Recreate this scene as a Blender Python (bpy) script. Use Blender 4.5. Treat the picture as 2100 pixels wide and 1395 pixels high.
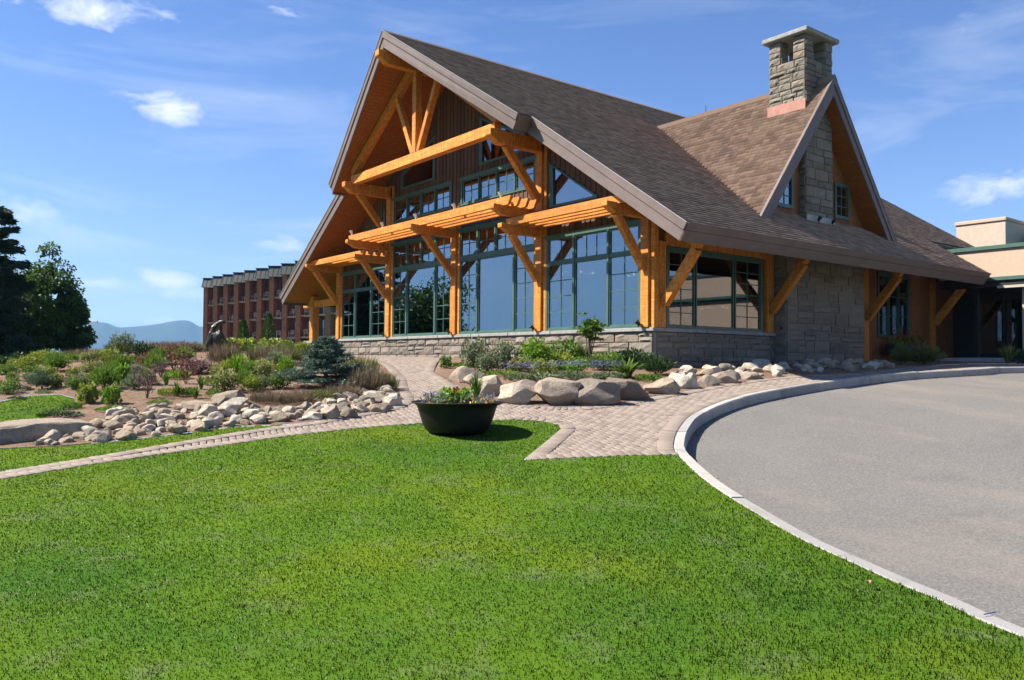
import bpy, bmesh, math, random
import numpy as np
from mathutils import Vector, Matrix
from mathutils.geometry import delaunay_2d_cdt
random.seed(7); rng = np.random.default_rng(11)
for _o in list(bpy.data.objects): bpy.data.objects.remove(_o)
SC = bpy.context.scene
COL = SC.collection
rad = math.radians

# ------------------------------------------------------------------ camera
FPX, CX, CY = 1688.0, 1050.0, 697.5            # focal length and centre, in pixels of the 2100 px wide photograph
YAW, PIT, ROL = rad(37.96), rad(1.53), rad(.464)
CAM = np.array([-15.0, -13.644, 1.6])
FW = np.array([math.sin(YAW)*math.cos(PIT), math.cos(YAW)*math.cos(PIT), math.sin(PIT)])
_rt = np.array([math.cos(YAW), -math.sin(YAW), 0.]); _up = np.cross(_rt, FW)
RT = _rt*math.cos(ROL)+_up*math.sin(ROL); UP = -_rt*math.sin(ROL)+_up*math.cos(ROL)
cd = bpy.data.cameras.new('camera'); cam = bpy.data.objects.new('camera', cd); COL.objects.link(cam)
cd.sensor_width = 36.0; cd.lens = FPX/2100*36; cd.clip_start = .05; cd.clip_end = 12000
cam.matrix_world = Matrix([[RT[i], UP[i], -FW[i], CAM[i]] for i in range(3)]+[[0, 0, 0, 1]])
SC.camera = cam

# ------------------------------------------------------------------ light and exposure
SUN = np.array([-.536, .440, .720])             # direction towards the sun
SUN_EL = math.asin(SUN[2]/np.linalg.norm(SUN)); SUN_AZ = math.atan2(SUN[0], SUN[1])   # clockwise from +Y
sl = bpy.data.lights.new('sun', 'SUN'); sl.energy = 5.0; sl.angle = rad(.53); sl.color = (1, .93, .81)
so = bpy.data.objects.new('sun', sl); COL.objects.link(so)
so.rotation_euler = Vector(SUN).to_track_quat('Z', 'Y').to_euler(); so.location = (-30, 20, 40)
SC.view_settings.view_transform = 'Standard'; SC.view_settings.look = 'None'
SC.view_settings.gamma = 1; SC.view_settings.use_curve_mapping = False
SC.view_settings.exposure = 1.34

W = bpy.data.worlds.new('World'); SC.world = W; W.use_nodes = True
wn, wl = W.node_tree.nodes, W.node_tree.links
wn.clear()
def wnode(t, **kw):
    n = wn.new(t)
    for k, v in kw.items(): setattr(n, k, v)
    return n
def wm(op, a, b=None, c=None):
    n = wn.new('ShaderNodeMath'); n.operation = op
    for i, v in enumerate((a, b, c)):
        if v is None: continue
        if isinstance(v, (int, float)): n.inputs[i].default_value = v
        else: wl.new(v, n.inputs[i])
    return n.outputs[0]
sky = wnode('ShaderNodeTexSky', sky_type='NISHITA', sun_disc=False)
sky.sun_elevation = SUN_EL; sky.sun_rotation = SUN_AZ
sky.altitude = 400; sky.air_density = 1.0; sky.dust_density = .35; sky.ozone_density = 2.4
tc = wnode('ShaderNodeTexCoord')
sep = wnode('ShaderNodeSeparateXYZ'); wl.new(tc.outputs['Generated'], sep.inputs[0])
az = wm('ARCTAN2', sep.outputs[0], sep.outputs[1]); el = wm('ARCSINE', sep.outputs[2])
# fair weather clouds: thin streaks everywhere, and puffs where they drift today
nz = wnode('ShaderNodeTexNoise'); nz.inputs['Scale'].default_value = 17; nz.inputs['Detail'].default_value = 9; nz.inputs['Roughness'].default_value = .62; nz.inputs['Distortion'].default_value = .35
mp = wnode('ShaderNodeMapping'); mp.inputs['Scale'].default_value = (1, 1, 2.0); wl.new(tc.outputs['Generated'], mp.inputs[0]); wl.new(mp.outputs[0], nz.inputs['Vector'])
ns = wnode('ShaderNodeTexNoise'); ns.inputs['Scale'].default_value = 3.2; ns.inputs['Detail'].default_value = 7; ns.inputs['Roughness'].default_value = .62; ns.inputs['Distortion'].default_value = .6
mp2 = wnode('ShaderNodeMapping'); mp2.inputs['Scale'].default_value = (.7, 1.0, 3.6); mp2.inputs['Rotation'].default_value = (.35, .25, .6); wl.new(tc.outputs['Generated'], mp2.inputs[0]); wl.new(mp2.outputs[0], ns.inputs['Vector'])
def azel(px, py):
    d = FW+RT*(px-CX)/FPX-UP*(py-CY)/FPX; d = d/np.linalg.norm(d)
    return math.atan2(d[0], d[1]), math.asin(d[2])
PUFFS = [(345, 222, 85, 36, .95), (150, 20, 170, 42, .9), (55, 435, 62, 30, .8), (605, 502, 70, 26, .8), (215, 582, 85, 24, 1.0), (345, 572, 70, 22, 1.0),
         (2055, 385, 95, 46, 1.05), (330, 425, 75, 20, .45), (270, 632, 190, 18, .5), (400, 645, 60, 22, .85), (575, 25, 60, 26, .5), (340, 655, 45, 9, .9), (1940, 60, 160, 40, .3), (190, 560, 120, 34, .55), (380, 610, 110, 26, .7), (120, 640, 130, 20, .55), (300, 300, 170, 22, .42), (420, 130, 150, 34, .34)]
tot = None
for (px, py, rx, ry, s) in PUFFS:
    a0, e0 = azel(px, py)
    u = wm('DIVIDE', wm('SUBTRACT', az, a0), rx/FPX*1.05); v = wm('DIVIDE', wm('SUBTRACT', el, e0), ry/FPX)
    r2 = wm('ADD', wm('MULTIPLY', u, u), wm('MULTIPLY', v, v))
    g = wm('MULTIPLY', wm('EXPONENT', wm('MULTIPLY', r2, -1.0)), s)
    tot = g if tot is None else wm('MAXIMUM', tot, g)
puff = wm('MULTIPLY', wm('SUBTRACT', wm('ADD', wm('MULTIPLY', nz.outputs['Fac'], 4.2), wm('MULTIPLY', tot, 1.5)), 2.9), .8)
puff = wm('MINIMUM', wm('MAXIMUM', wm('MULTIPLY', puff, wm('MINIMUM', wm('MULTIPLY', tot, 2.2), 1.0)), 0), 1.0)
strk = wm('MINIMUM', wm('MAXIMUM', wm('MULTIPLY', wm('SUBTRACT', ns.outputs['Fac'], .46), 2.2), 0), .46)
lowel = wm('MAXIMUM', wm('SUBTRACT', 1.0, wm('MULTIPLY', wm('ABSOLUTE', el), 1.5)), .25)
cl = wm('MINIMUM', wm('MAXIMUM', wm('MULTIPLY', strk, lowel), puff), .97)
mixc = wnode('ShaderNodeMix', data_type='RGBA')
tint = wnode('ShaderNodeMix', data_type='RGBA', blend_type='MULTIPLY'); tint.inputs['Factor'].default_value = 1; wl.new(sky.outputs[0], tint.inputs[6]); tint.inputs[7].default_value = (.76, .95, 1.34, 1)
hz = wnode('ShaderNodeMix', data_type='RGBA'); hf = wm('MULTIPLY', wm('EXPONENT', wm('MULTIPLY', wm('MAXIMUM', el, 0), -9.0)), .85); wl.new(hf, hz.inputs['Factor']); wl.new(tint.outputs[2], hz.inputs[6]); hz.inputs[7].default_value = (5.6, 7.0, 9.0, 1)
wl.new(cl, mixc.inputs['Factor']); wl.new(hz.outputs[2], mixc.inputs[6]); mixc.inputs[7].default_value = (8.6, 9.0, 9.8, 1)
bg = wnode('ShaderNodeBackground'); bg.inputs['Strength'].default_value = .05
wl.new(mixc.outputs[2], bg.inputs['Color'])
wo = wnode('ShaderNodeOutputWorld'); wl.new(bg.outputs[0], wo.inputs[0])
W.cycles.sampling_method = 'MANUAL'; W.cycles.sample_map_resolution = 512
SC.cycles.use_denoising = True
try: SC.cycles.denoiser = 'OPENIMAGEDENOISE'
except Exception: pass
SC.cycles.max_bounces = 8; SC.cycles.diffuse_bounces = 2; SC.cycles.transparent_max_bounces = 12; SC.cycles.volume_bounces = 0
SC.cycles.caustics_reflective = False; SC.cycles.caustics_refractive = False
SC.cycles.sample_clamp_indirect = 4

# ------------------------------------------------------------------ helpers
def link(o, parent=None):
    COL.objects.link(o)
    if parent is not None: o.parent = parent
    return o
def tag(o, label=None, cat=None, group=None, kind=None):
    if label: o['label'] = label
    if cat: o['category'] = cat
    if group: o['group'] = group
    if kind: o['kind'] = kind
    return o
def empty(name, loc=(0, 0, 0), parent=None, rz=0):
    o = bpy.data.objects.new(name, None); o.location = loc; o.rotation_euler = (0, 0, rz); o.empty_display_size = .2
    return link(o, parent)
def thing(name, label, cat, loc=(0, 0, 0), rz=0, group=None): return tag(empty(name, loc, None, rz), label, cat, group)
def mobj(name, me, parent=None, loc=(0, 0, 0), rz=0, scale=None):
    o = bpy.data.objects.new(name, me); o.location = loc; o.rotation_euler = (0, 0, rz)
    if scale is not None: o.scale = scale
    return link(o, parent)
def npmesh(name, V, Fs, mat, tone=None, smooth=False):
    """V (n,3), Fs (m,k) all faces of k corners"""
    V = np.asarray(V, np.float32); Fs = np.asarray(Fs, np.int32); m, k = Fs.shape
    me = bpy.data.meshes.new(name); me.vertices.add(len(V)); me.vertices.foreach_set('co', V.ravel())
    me.loops.add(m*k); me.loops.foreach_set('vertex_index', Fs.ravel())
    me.polygons.add(m); me.polygons.foreach_set('loop_start', np.arange(0, m*k, k, dtype=np.int32))
    if smooth: me.polygons.foreach_set('use_smooth', np.ones(m, bool))
    me.update(calc_edges=True)
    if tone is not None:
        at = me.attributes.new('tone', 'FLOAT', 'POINT'); at.data.foreach_set('value', np.asarray(tone, np.float32))
    if mat: me.materials.append(mat)
    return me
def unit(v): v = np.asarray(v, float); return v/max(np.linalg.norm(v), 1e-9)
class MB:
    """collects pieces of ONE mesh"""
    def __init__(s): s.v, s.f, s.t = [], [], []
    def add(s, V, F, t=0.5):
        b = len(s.v); s.v += [tuple(map(float, p)) for p in V]; s.f += [tuple(b+i for i in q) for q in F]; s.t += [t]*len(V); return s
    def box(s, x0, x1, y0, y1, z0, z1, t=.5):
        return s.add([(x0, y0, z0), (x1, y0, z0), (x1, y1, z0), (x0, y1, z0), (x0, y0, z1), (x1, y0, z1), (x1, y1, z1), (x0, y1, z1)],
                     [(3, 2, 1, 0), (4, 5, 6, 7), (0, 1, 5, 4), (1, 2, 6, 5), (2, 3, 7, 6), (3, 0, 4, 7)], t)
    def beam(s, A, B, w, h, up=(0, 0, 1)):
        """box from A to B centred on the axis; w across, h along up"""
        A = np.asarray(A, float); B = np.asarray(B, float); d = unit(B-A); side = unit(np.cross(d, up)); u = np.cross(side, d)
        V = [P+side*a*w/2+u*b*h/2 for P in (A, B) for (a, b) in ((-1, -1), (1, -1), (1, 1), (-1, 1))]
        return s.add(V, [(0, 1, 2, 3), (7, 6, 5, 4), (0, 4, 5, 1), (1, 5, 6, 2), (2, 6, 7, 3), (3, 7, 4, 0)])
    def prism(s, poly, off):
        """closed prism: polygon (list of 3d points) swept by off"""
        n = len(poly); off = np.asarray(off, float)
        V = [np.asarray(p, float) for p in poly]+[np.asarray(p, float)+off for p in poly]
        F = [tuple(range(n)), tuple(range(2*n-1, n-1, -1))]+[(i, i+n, (i+1) % n+n, (i+1) % n) for i in range(n)]
        return s.add(V, F)
    def tube(s, pts, r, n=8):
        pts = [np.asarray(p, float) for p in pts]; rs = r if isinstance(r, (list, tuple)) else [r]*len(pts); V, F = [], []
        for i, p in enumerate(pts):
            d = unit(pts[min(i+1, len(pts)-1)]-pts[max(i-1, 0)]); a = np.array([0, 0, 1.]) if abs(d[2]) < .9 else np.array([1., 0, 0])
            e1 = unit(np.cross(d, a)); e2 = np.cross(d, e1)
            V += [p+(e1*math.cos(2*math.pi*k/n)+e2*math.sin(2*math.pi*k/n))*rs[i] for k in range(n)]
        for i in range(len(pts)-1):
            F += [(i*n+k, i*n+(k+1) % n, (i+1)*n+(k+1) % n, (i+1)*n+k) for k in range(n)]
        F += [tuple(range(n-1, -1, -1)), tuple((len(pts)-1)*n+k for k in range(n))]
        return s.add(V, F)
    def lathe(s, prof, n=32, c=(0, 0, 0)):
        V, F = [], []
        for r, z in prof: V += [(c[0]+r*math.cos(2*math.pi*k/n), c[1]+r*math.sin(2*math.pi*k/n), c[2]+z) for k in range(n)]
        for i in range(len(prof)-1): F += [(i*n+k, i*n+(k+1) % n, (i+1)*n+(k+1) % n, (i+1)*n+k) for k in range(n)]
        return s.add(V, F)
    def mesh(s, name, mat, smooth=False, bevel=0):
        me = bpy.data.meshes.new(name); me.from_pydata(s.v, [], s.f)
        bm = bmesh.new(); bm.from_mesh(me); bmesh.ops.recalc_face_normals(bm, faces=bm.faces)
        if bevel:
            bmesh.ops.bevel(bm, geom=[e for e in bm.edges if len(e.link_faces) == 2 and e.calc_face_angle(0) > .6], offset=bevel, segments=1, affect='EDGES', clamp_overlap=True)
        bm.to_mesh(me); bm.free()
        if len(me.vertices) == len(s.t):
            at = me.attributes.new('tone', 'FLOAT', 'POINT'); at.data.foreach_set('value', np.asarray(s.t, np.float32))
        if smooth:
            for p in me.polygons: p.use_smooth = True
        if mat: me.materials.append(mat)
        return me
    def build(s, name, mat, parent=None, smooth=False, bevel=0, loc=(0, 0, 0), rz=0): return mobj(name, s.mesh(name, mat, smooth, bevel), parent, loc, rz)
def box(name, mat, parent, x0, x1, y0, y1, z0, z1, bevel=0): return MB().box(x0, x1, y0, y1, z0, z1).build(name, mat, parent, bevel=bevel)
def beam(name, mat, parent, A, B, w, h, up=(0, 0, 1), bevel=.012): return MB().beam(A, B, w, h, up).build(name, mat, parent, bevel=bevel)

# ------------------------------------------------------------------ materials
MT = {}
class NT:
    def __init__(s, name):
        s.m = bpy.data.materials.new(name); s.m.use_nodes = True; s.n = s.m.node_tree.nodes; s.l = s.m.node_tree.links
        s.b = s.n['Principled BSDF']; s.out = s.n['Material Output']; MT[name] = s.m
    def node(s, t, **kw):
        n = s.n.new(t)
        for k, v in kw.items():
            if k in n.inputs.keys() if hasattr(n.inputs, 'keys') else False: n.inputs[k].default_value = v
            else: setattr(n, k, v)
        return n
    def pos(s, scale=(1, 1, 1), obj=False):
        if obj: src = s.n.new('ShaderNodeTexCoord').outputs['Object']
        else: src = s.n.new('ShaderNodeNewGeometry').outputs['Position']
        m = s.n.new('ShaderNodeMapping'); m.inputs['Scale'].default_value = scale; s.l.new(src, m.inputs[0]); return m.outputs[0]
    def noise(s, scale, detail=4, rough=.55, vec=None, dist=0):
        n = s.n.new('ShaderNodeTexNoise'); n.inputs['Scale'].default_value = scale; n.inputs['Detail'].default_value = detail
        n.inputs['Roughness'].default_value = rough; n.inputs['Distortion'].default_value = dist
        if vec is None: vec = s.pos()
        s.l.new(vec, n.inputs['Vector']); return n.outputs['Fac']
    def ramp(s, fac, stops):
        r = s.n.new('ShaderNodeValToRGB'); e = r.color_ramp.elements
        while len(e) < len(stops): e.new(.5)
        for i, (p, c) in enumerate(stops): e[i].position = p; e[i].color = (*c, 1)
        s.l.new(fac, r.inputs[0]); return r.outputs[0]
    def mix(s, fac, a, b, mode='MIX'):
        n = s.n.new('ShaderNodeMix'); n.data_type = 'RGBA'; n.blend_type = mode; n.clamp_factor = True
        for sock, v in ((n.inputs['Factor'], fac), (n.inputs[6], a), (n.inputs[7], b)):
            if isinstance(v, (int, float)): sock.default_value = v
            elif isinstance(v, tuple): sock.default_value = (*v, 1)
            else: s.l.new(v, sock)
        return n.outputs[2]
    def math(s, op, a, b=0.0):
        n = s.n.new('ShaderNodeMath'); n.operation = op
        for i, v in enumerate((a, b)):
            if isinstance(v, (int, float)): n.inputs[i].default_value = v
            else: s.l.new(v, n.inputs[i])
        return n.outputs[0]
    def attr(s, name='tone'):
        n = s.n.new('ShaderNodeAttribute'); n.attribute_name = name; return n.outputs['Fac']
    def rand(s): return s.n.new('ShaderNodeObjectInfo').outputs['Random']
    def col(s, c):
        if isinstance(c, tuple): s.b.inputs['Base Color'].default_value = (*c, 1)
        else: s.l.new(c, s.b.inputs['Base Color'])
        return s
    def rough(s, r, spec=.4): s.b.inputs['Roughness'].default_value = r; s.b.inputs['Specular IOR Level'].default_value = spec; return s
    def bump(s, h, strength=.4, dist=.02):
        n = s.n.new('ShaderNodeBump'); n.inputs['Strength'].default_value = strength; n.inputs['Distance'].default_value = dist
        s.l.new(h, n.inputs['Height']); s.l.new(n.outputs[0], s.b.inputs['Normal']); return s
def vary(name, c1, c2, scale=3, rough=.7, bump=0, bscale=40, spec=.35, perobj=0, c3=None, detail=5):
    t = NT(name); f = t.noise(scale, detail)
    c = t.ramp(f, [(.3, c1), (.7, c2)]) if c3 is None else t.ramp(f, [(.28, c1), (.5, c2), (.72, c3)])
    if perobj: c = t.mix(perobj, c, t.ramp(t.rand(), [(0, tuple(x*.62 for x in c1)), (1, tuple(min(1, x*1.35) for x in c2))]))
    t.col(c).rough(rough, spec)
    if bump: t.bump(t.noise(bscale, 6, .6), bump, .03)
    return t.m
def lf(name, c1, c2, trans=.35, rough=.55):
    """leaf material: tone attribute picks between two leaf colours; light passes through"""
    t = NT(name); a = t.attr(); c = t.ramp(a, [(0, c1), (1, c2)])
    pn = t.noise(3.0, 2); c = t.mix(t.math('MULTIPLY', pn, .35), c, tuple(x*.6 for x in c1))
    t.col(c).rough(rough, .3)
    tr = t.n.new('ShaderNodeBsdfTranslucent'); t.l.new(c, tr.inputs['Color'])
    mx = t.n.new('ShaderNodeMixShader'); mx.inputs[0].default_value = trans
    t.l.new(t.b.outputs[0], mx.inputs[1]); t.l.new(tr.outputs[0], mx.inputs[2]); t.l.new(mx.outputs[0], t.out.inputs['Surface'])
    return t.m
def wood(name, c1, c2, c3):
    t = NT(name); f = t.noise(1.6, 3); g = t.noise(16, 6, .7, vec=t.pos((1, 1, .1)), dist=.4); g2 = t.noise(16, 6, .7, vec=t.pos((1, .1, 1)), dist=.4)
    g = t.math('MULTIPLY', t.math('ADD', g, g2), .5)
    c = t.ramp(g, [(.34, tuple(x*.75 for x in c1)), (.46, c1), (.54, c2), (.66, c3)]); c = t.mix(t.math('MULTIPLY', f, .4), c, c1)
    c = t.mix(t.math('MULTIPLY', t.rand(), .5), c, tuple(x*.7 for x in c1))
    v = t.n.new('ShaderNodeTexVoronoi'); v.inputs['Scale'].default_value = 3.3; t.l.new(t.pos(), v.inputs['Vector'])
    c = t.mix(t.math('MULTIPLY', t.math('LESS_THAN', v.outputs['Distance'], .09), .6), c, tuple(x*.35 for x in c1))
    t.col(c).rough(.6, .3); return t.m
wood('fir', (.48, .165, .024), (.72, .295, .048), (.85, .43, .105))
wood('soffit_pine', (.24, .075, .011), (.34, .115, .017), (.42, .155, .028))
vary('siding', (.085, .042, .026), (.135, .072, .046), 6, .75, .25, 60, perobj=.35)
vary('siding_orange', (.16, .06, .02), (.24, .095, .032), 5, .7, .2, 50, perobj=.3)
vary('green_trim', (.04, .095, .077), (.056, .12, .097), 4, .45, spec=.45)
vary('fascia_brown', (.125, .09, .08), (.16, .12, .108), 2.5, .5, .06, 30)
vary('ridge_metal', (.3, .28, .27), (.36, .34, .33), 3, .4)
vary('wall_cap', (.2, .2, .195), (.31, .305, .295), 7, .8, .35, 50)
vary('mortar', (.2, .185, .165), (.28, .26, .23), 20, .95, .4, 80)
vary('copper', (.3, .125, .085), (.4, .19, .135), 5, .4, spec=.6)
vary('stucco', (.44, .32, .24), (.49, .36, .27), 8, .85, .25, 160)
vary('stucco_pale', (.42, .34, .275), (.46, .38, .31), 6, .85, .15, 120)
vary('dark_metal', (.02, .02, .022), (.035, .034, .034), 10, .45)
vary('white_paint', (.74, .74, .72), (.82, .82, .8), 6, .5)
vary('iron_black', (.004, .0045, .005), (.011, .012, .0125), 6, .5, .25, 50, spec=.22)
vary('bronze', (.01, .014, .014), (.03, .036, .033), 9, .42, .3, 30, spec=.45)
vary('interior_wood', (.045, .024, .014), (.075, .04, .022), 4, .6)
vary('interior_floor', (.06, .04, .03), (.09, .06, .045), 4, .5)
vary('concrete', (.36, .35, .33), (.46, .45, .43), 9, .9, .3, 60)
vary('soil', (.05, .033, .022), (.09, .06, .04), 15, .95, .5, 70)
def mk_shingle():
    t = NT('shingle'); a = t.attr(); c = t.ramp(a, [(0, (.085, .048, .03)), (.35, (.225, .14, .096)), (.7, (.37, .24, .168)), (1, (.5, .335, .24))])
    w = t.noise(.7, 4); c = t.mix(t.math('MULTIPLY', w, .3), c, (.21, .15, .12)); c = t.mix(.25, c, t.ramp(t.noise(150, 2), [(.3, (.15, .105, .085)), (.7, (.44, .32, .26))]))
    t.col(c).rough(.95, .08); t.b.inputs['Diffuse Roughness'].default_value = 1.0
mk_shingle()
def mk_stone():
    t = NT('stone'); v = t.pos(); f = t.noise(5, 7, .6); g = t.noise(28, 6, .65)
    c = t.ramp(f, [(.25, (.1, .082, .062)), (.5, (.185, .156, .122)), (.75, (.28, .246, .203))])
    c = t.mix(.55, c, t.ramp(t.rand(), [(0, (.115, .1, .085)), (.3, (.2, .175, .145)), (.55, (.24, .2, .155)), (.8, (.3, .272, .235)), (1, (.27, .185, .12))]))
    c = t.mix(t.math('MULTIPLY', g, .5), c, (.15, .135, .12))
    t.col(c).rough(.9, .25); t.bump(t.noise(14, 8, .7), .7, .035)
mk_stone()
def mk_rock(name, stops, dark):
    t = NT(name); v = t.pos(); f = t.noise(3.5, 7, .62, dist=.6); r = t.rand()
    c = t.mix(.6, t.ramp(f, stops), t.ramp(r, [(0, stops[0][1]), (.35, stops[1][1]), (.7, stops[2][1]), (1, (.42, .29, .19))]))
    c = t.mix(t.math('MULTIPLY', t.math('MAXIMUM', t.math('SUBTRACT', t.noise(8, 8, .75), .48), 0), 3.0), c, dark)
    c = t.mix(t.math('MULTIPLY', t.noise(60, 5, .7), .35), c, dark)
    t.col(c).rough(.9, .2); t.bump(t.noise(9, 9, .75, dist=.5), .9, .07)
mk_rock('fieldstone', [(.25, (.3, .235, .165)), (.5, (.43, .35, .25)), (.75, (.54, .46, .35))], (.2, .15, .105))
mk_rock('fieldstone_pale', [(.25, (.42, .36, .27)), (.5, (.55, .485, .38)), (.75, (.66, .6, .5))], (.3, .245, .18))
mk_rock('fieldstone_grey', [(.25, (.22, .185, .145)), (.5, (.31, .27, .215)), (.75, (.41, .36, .295))], (.15, .12, .09))
mk_rock('boulder_pale', [(.3, (.4, .335, .25)), (.5, (.56, .49, .385)), (.7, (.7, .64, .53))], (.26, .2, .145))
mk_rock('boulder_tan', [(.3, (.26, .195, .145)), (.5, (.37, .295, .225)), (.72, (.48, .4, .31))], (.17, .125, .095))
mk_rock('boulder_grey', [(.3, (.19, .15, .115)), (.5, (.28, .232, .185)), (.72, (.38, .325, .265))], (.13, .1, .078))
def mk_brick():
    t = NT('hotel_brick'); bt = t.n.new('ShaderNodeTexBrick'); uv = t.n.new('ShaderNodeUVMap'); t.l.new(uv.outputs[0], bt.inputs['Vector'])
    bt.inputs['Scale'].default_value = 1; bt.inputs['Brick Width'].default_value = .42; bt.inputs['Row Height'].default_value = .16; bt.inputs['Mortar Size'].default_value = .02
    bt.inputs['Color1'].default_value = (.34, .125, .055, 1); bt.inputs['Color2'].default_value = (.17, .065, .04, 1); bt.inputs['Mortar'].default_value = (.3, .21, .17, 1)
    c = t.mix(.4, bt.outputs['Color'], t.ramp(t.noise(.9, 5, .6), [(.3, (.16, .06, .04)), (.7, (.4, .17, .085))]))
    t.col(c).rough(.9, .2)
mk_brick()
vary('hotel_roof', (.028, .036, .034), (.045, .054, .05), 1.2, .5)
vary('hotel_slab', (.3, .29, .27), (.36, .35, .33), 2, .9)
def mk_glass(name, tint, refl, rgh=.0, dark=(.5, .58, .6)):
    t = NT(name); t.n.remove(t.b)
    gl = t.n.new('ShaderNodeBsdfGlossy'); gl.inputs['Color'].default_value = (*tint, 1); gl.inputs['Roughness'].default_value = rgh
    tr = t.n.new('ShaderNodeBsdfTransparent'); tr.inputs['Color'].default_value = (*dark, 1)
    fr = t.n.new('ShaderNodeFresnel'); fr.inputs['IOR'].default_value = 1.52
    f = t.math('MINIMUM', t.math('ADD', t.math('MULTIPLY', fr.outputs[0], 1.6), refl), .95)
    nb = t.n.new('ShaderNodeBump'); nb.inputs['Strength'].default_value = .04; nb.inputs['Distance'].default_value = .02
    t.l.new(t.noise(.9, 1), nb.inputs['Height']); t.l.new(nb.outputs[0], gl.inputs['Normal'])
    mx = t.n.new('ShaderNodeMixShader'); t.l.new(f, mx.inputs[0]); t.l.new(tr.outputs[0], mx.inputs[1]); t.l.new(gl.outputs[0], mx.inputs[2])
    t.l.new(mx.outputs[0], t.out.inputs['Surface'])
mk_glass('glass', (.8, .92, 1.0), .17)
mk_glass('glass_shade', (.9, .95, 1.0), .09, dark=(.45, .5, .5))
def emis(name, c, s):
    t = NT(name); t.b.inputs['Emission Color'].default_value = (*c, 1); t.b.inputs['Emission Strength'].default_value = s; t.col(c)
emis('bulb', (1, .62, .28), 6)
def lawn_patches(t, c):
    p1 = t.noise(.5, 5, .62, dist=.5); p2 = t.noise(2.3, 5, .65); p3 = t.noise(.34, 4); p4 = t.noise(5, 5, .7)
    c = t.mix(t.math('MULTIPLY', t.math('MAXIMUM', t.math('SUBTRACT', p1, .45), 0), 3.4), c, (.165, .225, .009)); c = t.mix(t.math('MULTIPLY', t.math('MAXIMUM', t.math('SUBTRACT', .5, p3), 0), 5.0), c, (.06, .145, .012))
    c = t.mix(t.math('MULTIPLY', t.math('MAXIMUM', t.math('SUBTRACT', p2, .54), 0), 2.8), c, (.18, .205, .085)); c = t.mix(t.math('MULTIPLY', t.math('MAXIMUM', t.math('SUBTRACT', p4, .54), 0), 3.0), c, (.07, .15, .02)); return t.mix(1.0, c, (.68, .70, .8), 'MULTIPLY')
def mk_ground():
    t = NT('lawn_soil'); g = t.noise(55, 6, .8); c = t.ramp(g, [(.32, (.062, .13, .008)), (.5, (.096, .186, .009)), (.68, (.14, .235, .02))]); c = lawn_patches(t, c); t.col(c).rough(.95, .05)
    t = NT('mulch'); f = t.noise(1.3, 5); v = t.n.new('ShaderNodeTexVoronoi'); v.inputs['Scale'].default_value = 26; t.l.new(t.pos(), v.inputs['Vector'])
    c = t.mix(.6, t.ramp(f, [(.3, (.2, .125, .085)), (.7, (.31, .215, .155))]), v.outputs['Color'], 'SOFT_LIGHT'); c = t.mix(t.math('MULTIPLY', t.noise(40, 4), .55), c, (.13, .075, .05))
    t.col(c).rough(.95, .1); t.bump(t.noise(34, 6, .7), .9, .05)
    t = NT('asphalt'); f = t.noise(.45, 6, .6, dist=.4); g = t.noise(75, 3, .8); h = t.noise(38, 5, .85)
    c = t.ramp(f, [(.25, (.115, .11, .103)), (.5, (.138, .131, .123)), (.75, (.16, .151, .14))])
    c = t.mix(t.math('MULTIPLY', g, .85), c, t.ramp(h, [(.36, (.05, .047, .043)), (.5, (.14, .132, .123)), (.64, (.34, .32, .29))]))
    sand = t.math('MULTIPLY', t.math('MAXIMUM', t.math('SUBTRACT', t.noise(.33, 5, .65, vec=t.pos((1.6, .7, 1))), .52), 0), 1.6); c = t.mix(sand, c, (.3, .245, .185)); c = t.mix(t.math('MULTIPLY', t.math('MAXIMUM', t.math('SUBTRACT', t.noise(1.1, 6, .7, vec=t.pos((.5, 1.5, 1))), .58), 0), 2.5), c, (.07, .066, .062))
    t.col(c).rough(.92, .25); t.bump(g, .5, .008)
    t = NT('paver'); c = t.ramp(t.attr(), [(0, (.185, .15, .123)), (.4, (.245, .2, .166)), (.75, (.29, .243, .205)), (1, (.28, .215, .17))])
    c = t.mix(t.math('MULTIPLY', t.noise(1.1, 5), .35), c, (.19, .155, .13)); c = t.mix(t.math('MULTIPLY', t.noise(120, 3), .35), c, (.15, .12, .1)); t.col(c).rough(.92, .2); t.bump(t.noise(150, 4), .3, .006)
    t = NT('paver_far'); f = t.noise(1.1, 5); c = t.ramp(f, [(.3, (.3, .235, .205)), (.7, (.39, .315, .275))]); bt = t.n.new('ShaderNodeTexBrick'); t.l.new(t.pos(), bt.inputs['Vector'])
    bt.inputs['Scale'].default_value = 1; bt.inputs['Brick Width'].default_value = .22; bt.inputs['Row Height'].default_value = .11; bt.inputs['Mortar Size'].default_value = .009
    bt.inputs['Color1'].default_value = (.42, .33, .28, 1); bt.inputs['Color2'].default_value = (.33, .25, .22, 1); bt.inputs['Mortar'].default_value = (.15, .115, .1, 1)
    c = t.mix(.6, c, bt.outputs['Color']); t.col(c).rough(.92, .2)
    t = NT('paver_joint'); t.col(t.ramp(t.noise(30, 4), [(.3, (.1, .075, .06)), (.7, (.17, .135, .11))])).rough(.95, .1)
    t = NT('granite'); c = t.ramp(t.noise(2.2, 5), [(.3, (.3, .29, .275)), (.7, (.4, .388, .37))]); c = t.mix(t.math('MULTIPLY', t.noise(140, 3, .7), .5), c, (.17, .163, .158)); c = t.mix(.45, c, t.ramp(t.rand(), [(0, (.2, .192, .18)), (.5, (.34, .325, .3)), (1, (.44, .4, .345))])); c = t.mix(t.math('MULTIPLY', t.math('MAXIMUM', t.math('SUBTRACT', t.noise(3.5, 7, .7), .5), 0), 2.6), c, (.16, .145, .125)); t.col(c).rough(.85, .3); t.bump(t.noise(60, 6), .35, .012)
mk_ground()
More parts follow.
